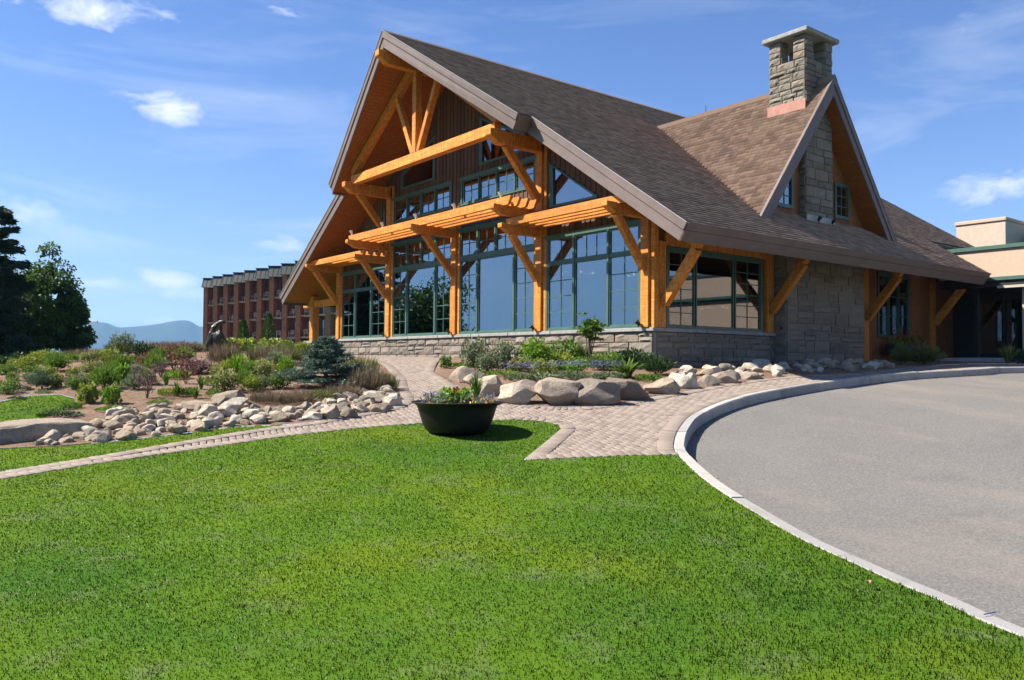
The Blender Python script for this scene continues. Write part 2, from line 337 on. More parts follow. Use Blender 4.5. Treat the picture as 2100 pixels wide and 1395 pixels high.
def mk_grass():
    t = NT('grass_blade'); a = t.attr()
    c = t.ramp(a, [(0, (.068, .142, .007)), (.5, (.096, .186, .009)), (.9, (.13, .226, .017)), (1, (.28, .27, .11))])
    c = lawn_patches(t, c)
    t.col(c).rough(.45, .35); tr = t.n.new('ShaderNodeBsdfTranslucent'); t.l.new(c, tr.inputs['Color'])
    mx = t.n.new('ShaderNodeMixShader'); mx.inputs[0].default_value = .45; t.l.new(t.b.outputs[0], mx.inputs[1]); t.l.new(tr.outputs[0], mx.inputs[2]); t.l.new(mx.outputs[0], t.out.inputs['Surface'])
mk_grass()

# ------------------------------------------------------------------ terrain
HX, HY = math.sin(YAW), math.cos(YAW)
_tp = np.array([-400, -60, -10, 0, 4, 8, 12, 16, 20, 24, 30, 36, 150, 400, 1200, 5000.])
_tv = np.array([-6, -2.2, -.4, 0, .06, .27, .66, 1.12, 1.5, 1.66, 1.78, 1.84, 1.5, -4, -8, -9.])
def pq(x, y): dx, dy = x-CAM[0], y-CAM[1]; return dx*HX+dy*HY, dx*HY-dy*HX
def xy(p, q): return CAM[0]+HX*p+HY*q, CAM[1]+HY*p-HX*q
def sg(t): return 1/(1+np.exp(-np.clip(t, -30, 30)))
def tz(x, y):
    x = np.asarray(x, float); y = np.asarray(y, float); p, q = pq(x, y)
    z = sum(np.interp(p+d, _tp, _tv) for d in (-1.5, -.75, 0, .75, 1.5))/5
    near = sg((40-p)/4)
    z = z+.2*np.exp(-((p-24)/4.8)**2)*sg((-6.4-q)/.7)*sg((q+15)/1.2)
    z = z-.13*np.maximum(0, -10.5-q)*near*sg((p-9)/2)
    z = z-.10*np.clip(q-1.2, 0, 3.0)*sg((9.5-p)/1.5)*.4
    return z
def ray(px, py): return FW+RT*(px-CX)/FPX-UP*(py-CY)/FPX
def at(px, py, tmax=32.):
    """the spot of ground that a point of the survey photograph shows"""
    r = ray(px, py); ts = np.linspace(2.5, tmax, 1200); X = CAM[None]+r[None]*ts[:, None]
    d = X[:, 2]-tz(X[:, 0], X[:, 1]); k = np.where(d < 0)[0]
    if len(k) == 0: i = int(np.argmin(d)); return np.array([X[i, 0], X[i, 1], float(tz(X[i, 0], X[i, 1]))])
    i = max(k[0], 1); a, b = d[i-1], d[i]; t = ts[i-1]+(ts[i]-ts[i-1])*a/(a-b+1e-12); P = CAM+r*t
    return np.array([P[0], P[1], float(tz(P[0], P[1]))])
def depth(P): return float((np.asarray(P)-CAM)@FW)
def w2(pix): return [tuple(at(*p)[:2]) for p in pix]
def smoothpoly(pts, n=3):
    pts = [np.array(p, float) for p in pts]; out = []
    for i in range(len(pts)-1):
        p0, p1, p2, p3 = pts[max(i-1, 0)], pts[i], pts[i+1], pts[min(i+2, len(pts)-1)]
        for k in range(n):
            t = k/n; out.append(.5*((2*p1)+(-p0+p2)*t+(2*p0-5*p1+4*p2-p3)*t*t+(-p0+3*p1-3*p2+p3)*t**3))
    out.append(pts[-1]); return [tuple(p) for p in out]
# kerb: back edge traced from the far entrance to the lawn beside the camera
KERB_PIX = [(2100, 753), (2000, 757), (1850, 765), (1700, 781), (1560, 804), (1480, 824), (1420, 851), (1394, 878), (1384, 902), (1385, 925), (1422, 965), (1464, 999), (1544, 1049), (1635, 1102), (1727, 1145), (1833, 1193), (1948, 1240), (2100, 1308)]
_k = w2(KERB_PIX); _far = np.array(_k[0]); 
_k = [xy(23.5, 30), xy(24.2, 22)]+_k+[xy(3.0, 3.9), xy(1.0, 5.6), xy(-2, 9)]
KERB = smoothpoly(_k, 6)
def offset(line, d):
    L = np.array(line); T = np.gradient(L, axis=0); T /= np.linalg.norm(T, axis=1)[:, None]+1e-9
    return [tuple(p) for p in L+np.stack([-T[:, 1], T[:, 0]], 1)*d]
KW = .145
_t1 = offset(KERB, KW); _i = len(KERB)//2
_sgn = 1 if pq(*_t1[_i])[1] > pq(*KERB[_i])[1] else -1
KERB_IN = offset(KERB, _sgn*KW)
KB = 13  # index where the far kerb begins to face the paving
# paving
lowp = w2([(-160, 1012), (0, 984), (200, 951), (400, 922), (600, 893), (760, 876), (860, 869), (960, 863), (1060, 861), (1115, 864), (1145, 872), (1150, 880), (1128, 899), (1072, 944), (1200, 938), (1320, 934), (1389, 933)])
kk = [p for p in KERB if pq(*p)[0] > pq(*at(1387, 932)[:2])[0]+.02][::-1]
b2 = w2([(2000, 746), (1930, 749), (1830, 758), (1770, 766), (1640, 771), (1560, 778), (1480, 790), (1390, 806), (1260, 829), (1180, 837), (1110, 835), (1040, 828), (1000, 818), (940, 793), (890, 763)])
b1r = [xy(32, -6.6), xy(29, -5.8), xy(24, -4.25), xy(20, -3.1), xy(17.3, -2.45)]+w2([(815, 800), (824, 816), (822, 826), (805, 834), (770, 843), (690, 857), (640, 866)])
pathup = w2([(560, 876), (500, 885), (400, 901), (200, 936), (0, 968), (-160, 996)])
far_r = [xy(25.3, 30), xy(25.5, 22)]
PAVE = lowp+kk+far_r+b2+[(-.02, 9.3), (-.02, 18.5), (-1, 19.5)]+b1r+pathup
B1 = list(b1r[4:])+w2([(600, 871), (560, 873), (480, 876), (380, 889), (230, 906), (130, 915), (0, 921), (-80, 926), (-80, 876), (0, 868), (80, 862), (128, 846), (155, 830), (152, 817), (120, 809), (60, 812), (0, 824), (-60, 838)])+[xy(17, -14.5), xy(24, -19), xy(30, -17), xy(33, -9)]+b1r[:4]
B2 = list(b2[::-1])+far_r[::-1]+[xy(29, 30), (15.2, -2.5), (15.2, .6), (.6, .6), (.6, 9.3), (-.02, 9.3)]
ROAD = KERB_IN+[xy(-2, 40), xy(23, 45)]
def inside(poly, X, Y):
    n = len(poly); c = np.zeros(len(X), bool); j = n-1
    for i in range(n):
        xi, yi = poly[i]; xj, yj = poly[j]
        m = ((yi > Y) != (yj > Y)) & (X < (xj-xi)*(Y-yi)/((yj-yi) if yj != yi else 1e-12)+xi); c ^= m; j = i
    return c
KERBPOLY = KERB+KERB_IN[::-1]
def regions():
    pts, edges = [], []
    def loop(poly):
        b = len(pts); pts.extend(Vector(p) for p in poly); n = len(poly); edges.extend((b+i, b+(i+1) % n) for i in range(n))
    for poly in (PAVE, B1, B2, ROAD, KERBPOLY): loop(poly)
    for p in np.arange(1.5, 40, .6):
        for q in np.arange(-24, 22, .6):
            if abs(q) < 4+p*.75: pts.append(Vector(xy(p+random.uniform(-.12, .12), q+random.uniform(-.12, .12))))
    for r in (30, 42, 60, 85, 120, 170, 250, 400, 650, 1000, 1600, 2400, 3600, 5900):
        for k in range(64):
            a = 2*math.pi*k/64+r; p, q = 14+r*math.cos(a), r*math.sin(a)
            if r < 31 and abs(q) < 4+p*.75 and 1.5 < p < 40: continue
            if r > 50 or not (0 < p < 42 and abs(q) < 24): pts.append(Vector(xy(p, q)))
    V, E, F, *_ = delaunay_2d_cdt(pts, edges, [], 0, 1e-5)
    V = np.array([tuple(v) for v in V]); F = np.array([f for f in F if len(f) == 3])
    cen = V[F].mean(1); X, Y = cen[:, 0], cen[:, 1]
    kerb = inside(KERBPOLY, X, Y); road = inside(ROAD, X, Y) & ~kerb; b1 = inside(B1, X, Y); pv = inside(PAVE, X, Y) & ~b1 & ~road & ~kerb; b2 = inside(B2, X, Y) & ~road & ~pv & ~kerb
    bld = (X > .1) & (Y > .1) & (X < 17) & (Y < 17)
    gr = ~(road | b1 | pv | b2 | kerb | bld)
    return V, F, dict(ground=gr, road=road, paving=pv, planting_bed=b1, planting_bed_2=b2)
RV, RF, RM = regions()
def sheet(name, mask, mat, dz, parent=None):
    F = RF[mask]; u, inv = np.unique(F, return_inverse=True); V = RV[u]; F = inv.reshape(F.shape)
    P = np.column_stack([V, tz(V[:, 0], V[:, 1])+dz]); A = P[F]; nrm = np.cross(A[:, 1]-A[:, 0], A[:, 2]-A[:, 0])[:, 2]; F[nrm < 0] = F[nrm < 0][:, ::-1]
    return tag(mobj(name, npmesh(name, P, F, mat, smooth=True), parent), kind='structure')
KD = .15   # kerb reveal above the road
ground = sheet('ground', RM['ground'], MT['lawn_soil'], 0)
road = sheet('road', RM['road'], MT['asphalt'], -KD)
pavement = sheet('pavement', RM['paving'], MT['paver_joint'], -.03)
bed_left = sheet('mulch_bed', RM['planting_bed'], MT['mulch'], .01)
bed_right = sheet('mulch_bed', RM['planting_bed_2'], MT['mulch'], .01)
# kerb stones, each a granite block
def kerbs():
    A = np.array(KERB); B = np.array(KERB_IN); s = np.r_[0, np.cumsum(np.linalg.norm(np.diff(A, axis=0), axis=1))]
    root = tag(empty('kerb', (float(A[60][0]), float(A[60][1]), 0)), kind='structure'); off = np.array(root.location)
    pos = 0.; i = 0
    while pos < s[-1]-.5:
        L = random.uniform(1.5, 2.1); ss = np.linspace(pos+.006, min(pos+L-.006, s[-1]), 6)
        a = np.stack([np.interp(ss, s, A[:, k]) for k in (0, 1)], 1); b = np.stack([np.interp(ss, s, B[:, k]) for k in (0, 1)], 1)
        m = MB(); V, F = [], []; h = random.uniform(-.008, .008)
        for j in range(6):
            z = float(tz(*a[j]))+.012+h
            V += [(*(a[j]*.94+b[j]*.06), z), (*(a[j]*.12+b[j]*.88), z-.002), (*b[j], z-.022), (*b[j], z-.36), (*a[j], z-.36), (*a[j], z-.014)]
        for j in range(5): F += [(j*6+k, j*6+(k+1) % 6, j*6+6+(k+1) % 6, j*6+6+k) for k in range(6)]
        F += [tuple(range(5, -1, -1)), tuple(30+k for k in range(6))]
        m.add([np.array(v)-off for v in V], F); m.build('kerb_stone', MT['granite'], root); pos += L
kerbs()
# pavers: running bond laid square to the kerb front, a soldier course along the edges
def pavers():
    lo = np.array(PAVE); ang = rad(74); ca, sa = math.cos(ang), math.sin(ang); L, Wd = .185, .093
    c0 = np.array(xy(12, 2)); blocks = []
    U, Vv = np.meshgrid(np.arange(-130, 130), np.arange(-240, 240), indexing='ij'); uu = (U+.5*(Vv % 2))*L; vv = Vv*Wd
    X = c0[0]+uu*ca-vv*sa; Y = c0[1]+uu*sa+vv*ca; X, Y = X.ravel(), Y.ravel(); p, q = pq(X, Y)
    ok = (p > 5) & (p < 33) & (np.abs(q) < 2+p*.68); X, Y = X[ok], Y[ok]
    PV = np.array(PAVE)
    # distance to the paving outline, to leave room for the border course
    P = np.column_stack([X, Y]); dmin = np.full(len(X), 9.)
    for i in range(len(PV)):
        a, b = PV[i], PV[(i+1) % len(PV)]; ab = b-a; t = np.clip(((P-a)@ab)/(ab@ab+1e-12), 0, 1); dmin = np.minimum(dmin, np.linalg.norm(P-(a+t[:, None]*ab), axis=1))
    p = pq(X, Y)[0]; bw = np.where(p > 22, .0, .3)
    ok = inside(PAVE, X, Y) & (dmin > np.where(bw > 0, .15, .03))
    for x, y in zip(X[ok], Y[ok]): blocks.append((x, y, ang, L-.012, Wd-.012))
    # border course: bricks set end-on along every edge
    poly = [np.array(p) for p in PAVE]+[np.array(PAVE[0])]; acc = 0.; ctr = PV.mean(0)
    for a, b in zip(poly[:-1], poly[1:]):
        d = b-a; n = np.linalg.norm(d)
        if n < 1e-4: continue
        d = d/n; nr = np.array([-d[1], d[0]]); mid = (a+b)/2+nr*.1
        if not inside(PAVE, np.array([mid[0]]), np.array([mid[1]]))[0]: nr = -nr
        s = (.112-acc) % .112
        while s < n:
            c = a+d*s+nr*.11; pp, qq = pq(*c)
            if 5 < pp < 22 and abs(qq) < 2+pp*.68 and inside(PAVE, np.array([c[0]]), np.array([c[1]]))[0]: blocks.append((c[0], c[1], math.atan2(nr[1], nr[0]), .205, .104, .009))
            s += .112
        acc = (acc+n) % .112
    blocks.sort(key=lambda b: pq(b[0], b[1])[0] if pq(b[0], b[1])[1] > -2.5 else pq(b[0], b[1])[0]+4)
    def blockmesh(x, y, a, l, w, lift=0, ox=0, oy=0, oz=0):
        c, s = math.cos(a), math.sin(a); h = random.uniform(-.003, .003)+lift; V = []
        for (kx, ky, dz) in ((-.5, -.5, -.05), (.5, -.5, -.05), (.5, .5, -.05), (-.5, .5, -.05), (-.5, -.5, -.006), (.5, -.5, -.006), (.5, .5, -.006), (-.5, .5, -.006)):
            X_, Y_ = x+kx*l*c-ky*w*s, y+kx*l*s+ky*w*c; V.append((X_-ox, Y_-oy, dz+h-oz, X_, Y_))
        for (kx, ky) in ((-1, -1), (1, -1), (1, 1), (-1, 1)):
            X_, Y_ = x+kx*(l/2-.008)*c-ky*(w/2-.008)*s, y+kx*(l/2-.008)*s+ky*(w/2-.008)*c; V.append((X_-ox, Y_-oy, h-oz, X_, Y_))
        return V, [(0, 1, 5, 4), (1, 2, 6, 5), (2, 3, 7, 6), (3, 0, 4, 7), (4, 5, 9, 8), (5, 6, 10, 9), (6, 7, 11, 10), (7, 4, 8, 11), (8, 9, 10, 11)]
    for k, b in enumerate(blocks[:300]):
        V, F = blockmesh(*b); A = np.array(V); A[:, 2] += tz(A[:, 3], A[:, 4]); c = np.array([b[0], b[1], float(tz(b[0], b[1]))])
        me = npmesh('paver_brick', A[:, :3]-c, F, MT['paver'], np.full(12, random.random())); mobj('paver_brick', me, pavement, tuple(c))
    VV, FF, TT = [], [], []
    for b in blocks[300:]:
        V, F = blockmesh(*b); o = len(VV); VV += V; FF += [tuple(o+i for i in f) for f in F]; TT += [random.random()]*12
    A = np.array(VV); A[:, 2] += tz(A[:, 3], A[:, 4])
    tag(mobj('paver_bricks', npmesh('paver_bricks', A[:, :3], FF, MT['paver'], TT), pavement), kind='stuff')
    return len(blocks)
NPAV = pavers()
# ------------------------------------------------------------------ the lodge
# X runs along the side wall away from the viewer, Y along the glazed front; the front right corner of the stone base is (0, 0)
GZ = 1.45; SILL = 2.47; YC = 8.56; RS = .664; EY, EZ = -2.2, 4.58
RN = unit((0, -RS, 1)); NR = np.array([0, RN[1], RN[2]])            # outward normal of the right slope
def rz_(Y): return EZ+RS*((Y if Y <= YC else 2*YC-Y)-EY)            # top of the roof over Y
RIDGE = rz_(YC)
lodge = thing('timber_lodge', 'big timber-framed lodge with brown shingle roof, glazed gable front and stone base', 'building', (0, 0, 1.5))
LZ = empty  # (all parts are built in world coordinates)
lodge.location = (0, 0, 0)
# --- rough ashlar, every stone a piece of its own
def stone_proto(i):
    r = random.Random(100+i); nx, nz = 4, 3; V, F = [], []
    for b in range(nz+1):
        for a in range(nx+1):
            edge = a in (0, nx) or b in (0, nz); x = -.5+a/nx; z = -.5+b/nz
            if edge: x *= .965; z *= .94
            V.append((x+(0 if edge else r.uniform(-.04, .04)), -(.5 if edge else .5+r.uniform(.0, .42)), z+(0 if edge else r.uniform(-.06, .06))))
    for b in range(nz):
        for a in range(nx): F.append((b*(nx+1)+a, b*(nx+1)+a+1, (b+1)*(nx+1)+a+1, (b+1)*(nx+1)+a))
    ring = [a for a in range(nx+1)]+[(b+1)*(nx+1)-1 for b in range(1, nz+1)]+[nz*(nx+1)+a for a in range(nx-1, -1, -1)]+[b*(nx+1) for b in range(nz-1, 0, -1)]
    o = len(V); V += [(V[k][0]*1.03, .5, V[k][2]*1.05) for k in ring]; n = len(ring)
    F += [(ring[(k+1) % n], ring[k], o+k, o+(k+1) % n) for k in range(n)]
    m = MB().add(V, F); return m.mesh('stone', MT['stone'])
SP = [stone_proto(i) for i in range(8)]
NST = [0]; STONES = []
def ashlar(parent, A, B, z0, z1, course=(.15, .22, .28, .2), wid=(.3, .75), seed=1, top=None, depth_=.11, proud=.035):
    """stones along the ground line A -> B (outside on the right hand), between z0 and z1"""
    r = random.Random(seed); A = np.array(A, float); B = np.array(B, float); d = unit(B-A); L = np.linalg.norm(B-A); n = np.array([d[1], -d[0]]); ang = math.atan2(d[1], d[0])
    z = z0; k = 0
    while z < z1-.02:
        h = r.choice(course)
        if z+h > z1-.09: h = z1-z
        s = 0.
        while s < L-.01:
            w = r.uniform(*wid)
            if s+w > L-.2: w = L-s
            parts = [(z, h)]
            if h > .24 and r.random() < .35: t = r.uniform(.4, .6)*h; parts = [(z, t), (z+t, h-t)]
            for zz, hh in parts:
                if top is not None and zz+hh > top: continue
                c = A+d*(s+w/2)+n*(proud-depth_/2+r.uniform(-.012, .012))
                o = mobj('stone', SP[r.randrange(8)], parent, (c[0], c[1], zz+hh/2), ang); o.scale = (w-.014, depth_, hh-.013); NST[0] += 1
                v = CAM-np.array([c[0], c[1], zz]); dd = np.linalg.norm(v); STONES.append((w*hh/dd**2*max(.02, float(v[:2]@n)/dd), o))
            s += w
        z += h
base = box('stone_base', MT['mortar'], lodge, 0, .4, 0, 17.15, GZ-.6, SILL-.1)
ashlar(base, (0, 17.15), (0, 0), GZ-.05, SILL-.1, seed=3, wid=(.35, .85))
base2 = box('stone_base', MT['mortar'], lodge, .41, 5.15, 0, .4, GZ-.6, SILL-.1)
ashlar(base2, (.1, 0), (5.1, 0), GZ-.05, SILL-.1, seed=4, wid=(.4, .95))
for i in range(9):
    y0 = -.09+i*1.92; box('wall_cap', MT['wall_cap'], lodge, -.1, .3, y0, min(y0+1.905, 17.2), SILL-.095, SILL, .012)
for i in range(3): box('wall_cap', MT['wall_cap'], lodge, .306+i*1.62, .306+i*1.62+1.605, -.1, .3, SILL-.095, SILL, .012)
# --- posts, brackets and braces of the front
FIR = MT['fir']
PY = [.19, 4.25, 8.56, 12.87, 16.93]
for k, y in enumerate(PY):
    zt = rz_(y)-.5 if k in (0, 4) else (8.0 if k != 2 else 6.05)
    box('post', FIR, lodge, -.13, .12, y-.13, y+.13, SILL, zt, .012)
    box('post_wing', FIR, lodge, -.06, .1, y-.27 if k else y-.02-.25, y-.137, SILL, zt-.02, .01)
    if k: box('post_wing', FIR, lodge, -.06, .1, y+.137, y+.27, SILL, zt-.02, .01)
box('post', FIR, lodge, .13, .4, -.06, .2, SILL, 4.6, .012)
def bracket(name, base_, d, z0, z1, reach, w, parent=lodge, nose=.16):
    """cantilever beam from the wall point base_ along d, its nose cut back in an ogee"""
    bx, by = base_; d = np.array(d, float); s = np.array([-d[1], d[0]])*w/2; h = z1-z0
    prof = [(-.1, z0), (reach-.34, z0), (reach-.27, z0+.05*h), (reach-.1, z0+.42*h), (reach-.02, z0+.5*h), (reach, z0+.56*h), (reach, z1), (-.1, z1)]
    poly = [(bx+d[0]*u-s[0], by+d[1]*u-s[1], z) for u, z in prof]
    return MB().prism(poly, (2*s[0], 2*s[1], 0)).build(name, FIR, parent, bevel=.01)
def knee(base_, d, u1, z1, z0, w=.16, h=.2, parent=lodge):
    bx, by = base_; A = np.array((bx+d[0]*.02, by+d[1]*.02, z0)); B = np.array((bx+d[0]*u1, by+d[1]*u1, z1)); return beam('knee_brace', FIR, parent, A, B, w, h)
W_ = (-1, 0)
for y in (PY[0], PY[1], PY[3], PY[4]):
    bracket('bracket_beam', (-.13, y), W_, 5.14, 5.40, 1.37, .2); knee((-.13, y), W_, .98, 5.15, 3.92)
for y in (PY[1], PY[2], PY[3]):
    bracket('bracket_beam', (-.13, y), W_, 5.62, 5.895, 1.65, .2)
knee((-.13, PY[2]), W_, 1.1, 5.63, 4.42)
for y in (PY[1], PY[3]):
    bracket('bracket_beam', (-.13, y), W_, 7.55, 7.93, 1.8, .26); knee((-.13, y), W_, 1.2, 7.58, 6.2, .18, .22)
def pergola(y0, y1, xs, z0, z1):
    for x in xs:
        prof = [(y0, z1), (y1, z1), (y1, z1-.05), (y1-.03, z1-.1), (y1-.1, z0+.02), (y1-.14, z0), (y0+.14, z0), (y0+.1, z0+.02), (y0+.03, z1-.1), (y0, z1-.05)]
        MB().prism([(x-.045, y, z) for y, z in prof], (.09, 0, 0)).build('pergola_beam', FIR, lodge, bevel=.008)
pergola(-.38, 4.42, (-1.12, -.82, -.52, -.22), 5.36, 5.57)
pergola(12.7, 17.5, (-1.12, -.82, -.52, -.22), 5.36, 5.57)
pergola(3.8, 13.32, (-1.44, -1.14, -.84, -.54), 5.86, 6.1)
def flood(x, y, z, aim):
    m = MB().tube([(x, y, z), (x, y, z+.07)], .015, 6); a = np.array(aim)
    m.tube([np.array((x, y, z+.1))-a*.06, np.array((x, y, z+.1))+a*.02, np.array((x, y, z+.1))+a*.08], [.03, .05, .062], 10); return m
for y in (13.16, 10.91, 8.76, 6.58, 4.3): flood(-1.44, y, 6.1, unit((-.3, .2, .9))).build('flood_light', MT['white_paint'], lodge)
for y in (.19, 4.25, 8.56, 12.87): flood(-.2, y+.12, SILL, unit((-.6, .3, .6))).build('flood_light', MT['dark_metal'], lodge)
flood(4.9, -.25, SILL, unit((0, -.6, .7))).build('flood_light', MT['dark_metal'], lodge)
# --- truss in the gable
TX = -1.55
truss = beam('truss', FIR, lodge, (TX, 4.3, 8.0), (TX, 12.82, 8.0), .24, .31)
tw = .2
beam('king_post', FIR, truss, (TX, YC, 8.15), (TX, YC, RIDGE-.75), .22, .24, (1, 0, 0))
for s in (-1, 1):
    beam('strut', FIR, truss, (TX, YC+s*.16, 8.17), (TX, YC+s*1.22, rz_(YC-1.22)-.72), .17, .19, (1, 0, 0))
    A = np.array((TX+.01, YC+s*4.3, rz_(YC-4.3)-.62)); B = np.array((TX+.01, YC+s*.08, RIDGE-.66)); beam('rafter', FIR, truss, A, B, .22, .26)
bracket('ridge_beam', (.2, YC), W_, RIDGE-1.02, RIDGE-.62, 3.2, .24)
# --- roof: deck, soffit boards, fascias, shingles
RD = .42                                         # depth of the fascia, square to the slope
def xr(Y):                                       # front edge of the roof over Y
    d = Y if Y <= YC else 2*YC-Y
    return -1.37 if d < 3.0 else -1.86-.92*(d-3.0)/(YC-3.0)
XE = 17.9
LY = 2*YC-EY+.45                                 # the left eave comes down a little further
def side(s, Y): return Y if s < 0 else 2*YC-Y
roof = MB()
for s in (-1, 1):
    e0 = EY if s < 0 else EY-.45
    def pt(X, Y, dn=0):
        n = np.array([0, RN[1]*(1 if s < 0 else -1), RN[2]]); return np.array([X, side(s, Y), EZ+RS*(Y-EY)])-n*dn
    for (ya, yb, x0a, x0b, x1) in ((e0, -.35, -1.33, -1.33, 13.55), (-.35, 3.0, -1.33, -1.33, XE), (3.0, YC, -1.82, -2.7, XE)):
        P = [pt(x0a, ya, .03), pt(x1, ya, .03), pt(x1, yb, .03), pt(x0b, yb, .03), pt(x0a, ya, RD-.1), pt(x1, ya, RD-.1), pt(x1, yb, RD-.1), pt(x0b, yb, RD-.1)]
        roof.add(P, [(0, 1, 2, 3), (7, 6, 5, 4), (0, 4, 5, 1), (1, 5, 6, 2), (2, 6, 7, 3), (3, 7, 4, 0)])
roof = roof.build('roof', MT['fascia_brown'], lodge)
def slope_pt(s, X, Y, dn):
    n = np.array([0, RN[1]*(1 if s < 0 else -1), RN[2]]); return np.array([X, side(s, Y), EZ+RS*(Y-EY)])-n*dn
def soffit(s):
    m = MB(); Y = EY+.12 if s < 0 else EY-.33; st = .118
    while Y < YC-.05:
        x0 = xr(min(Y+st, YC))+.05; x1 = .15 if Y > .2 else 13.5
        y2 = min(Y+st-.006, YC)
        P = [slope_pt(s, X, yy, dn) for dn in (RD-.094, RD-.065) for (X, yy) in ((x0, Y), (x1, Y), (x1, y2), (x0, y2))]
        m.add(P, [(0, 1, 2, 3), (7, 6, 5, 4), (0, 4, 5, 1), (1, 5, 6, 2), (2, 6, 7, 3), (3, 7, 4, 0)]); Y += st
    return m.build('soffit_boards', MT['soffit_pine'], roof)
soffit(-1); soffit(1)
def rake(s, Ya, Xa, Yb, Xb, d0, d1, t, dx, plumb):
    """barge board from the low end a to the high end b"""
    n = np.array([0, RN[1]*(1 if s < 0 else -1), RN[2]])
    def q(X, Y, dn, pl): 
        P = np.array([X, side(s, Y), EZ+RS*(Y-EY)]); return P-(np.array([0, 0, dn/RN[2]]) if pl else n*dn)
    poly = [q(Xa-dx, Ya, d0, False), q(Xb-dx, Yb, d0, plumb), q(Xb-dx, Yb, d1, plumb), q(Xa-dx, Ya, d1, False)]
    MB().prism(poly, (t, 0, 0)).build('barge_board', MT['fascia_brown'], roof, bevel=.006)
for s in (-1, 1):
    e0 = EY if s < 0 else EY-.45
    rake(s, 3.0, -1.86, YC, -2.78, -.012, .165, .07, .035, True); rake(s, 3.0, -1.86, YC, -2.78, .172, RD, .06, .0, True)
    rake(s, e0, -1.37, 3.0, -1.37, -.012, .165, .07, .035, False); rake(s, e0, -1.37, 3.0, -1.37, .172, RD, .06, .0, False)
    # drip edge catching the light along the barge
    for (ya, xa, yb, xb) in ((3.0, -1.9, YC, -2.82), (e0, -1.41, 3.0, -1.41)):
        A, B = slope_pt(s, xa, ya, -.02), slope_pt(s, xb, yb, -.02); MB().beam(A, B, .03, .014).build('drip_edge', MT['ridge_metal'], roof)
    # eave fascia in two boards, and the foot of the projecting upper roof
    x1 = 13.55
    for (a, b, t) in ((-.01, .165, .02), (.172, RD, .0)):
        P = [slope_pt(s, X, e0, dn) for X in (-1.36, x1) for dn in (a, b)]; m = MB(); o = np.array([0, (-1 if s < 0 else 1)*(.05+t), 0])*RN[2]
        m.prism([P[0], P[2], P[3], P[1]], o*.6).build('eave_fascia', MT['fascia_brown'], roof)
    P = [slope_pt(s, X, 3.0, dn) for X in (-1.84, -1.42) for dn in (.0, RD)]; MB().prism([P[0], P[2], P[3], P[1]], (0, -.03 if s < 0 else .03, 0)).build('eave_fascia', MT['fascia_brown'], roof)
def shingles(name, parent, O, u, v, n, rows, xrange, exp=.145, seed=1, tab=(.15, .27)):
    """courses of tabs: O origin, u along the eave, v up the slope, n outward; xrange(dist up) -> list of (u0, u1)"""
    r = np.random.default_rng(seed); V, F, T = [], [], []
    O, u, v, n = (np.asarray(a, float) for a in (O, u, v, n)); run = .5
    for i in range(rows):
        s0 = i*exp; s1 = s0+exp*1.25
        for (a, b) in xrange(s0):
            x = a; x -= r.uniform(0, .2); first = True
            while x < b:
                w = r.uniform(*tab); x0, x1 = max(x, a), min(x+w-.006, b); x += w
                if x1-x0 < .02: continue
                run = .6*run+.4*r.random()
                t = float(np.clip(.25+.35*run+r.uniform(-.25, .3), 0, 1)); h = .005+r.uniform(0, .006); dd = r.uniform(-.012, .012) if i else 0
                o = len(V); V += [O+u*x0+v*(s0+dd)+n*h, O+u*x1+v*(s0+dd)+n*h, O+u*x1+v*s1+n*.001, O+u*x0+v*s1+n*.001, O+u*x0+v*(s0+dd)-n*.001, O+u*x1+v*(s0+dd)-n*.001]
                F += [(o, o+1, o+2, o+3), (o+4, o+5, o+1, o)]; T += [t]*6
    return tag(mobj(name, npmesh(name, V, F, MT['shingle'], T), parent), kind='stuff')
VS = unit((0, 1, RS)); SL = (YC-EY)/VS[1]
def xr_main(s):
    Y = EY+s*VS[1]; l = (xr(Y)-.03); return [(l, 13.58 if Y < -.35 else XE)]
shingles('shingle_courses', roof, (0, EY, EZ), (1, 0, 0), VS, NR, int(SL/.145), xr_main, seed=5)
VL = np.array([0, -VS[1], VS[2]]); NL = np.array([0, -NR[1], NR[2]])
def xr_left(s): return [(xr(EY-.45+s*VS[1])-.03, XE)]
shingles('shingle_courses', roof, (0, LY, EZ-.45*RS), (1, 0, 0), VL, NL, int((SL+.54)/.29), xr_left, exp=.29, seed=6, tab=(.5, .9))
m = MB()
for i in range(58):
    x0 = -2.8+i*.36; m.prism([(x0, YC-.16, RIDGE-.075), (x0, YC, RIDGE+.045), (x0, YC+.16, RIDGE-.075), (x0, YC+.16, RIDGE-.1), (x0, YC, RIDGE+.015), (x0, YC-.16, RIDGE-.1)], (.352, 0, .004))
m.build('ridge_cap', MT['shingle'], roof)
m = MB().tube([(12.6, YC, RIDGE), (12.6, YC, RIDGE+.75)], .012, 6); m.build('lightning_rod', MT['dark_metal'], lodge)
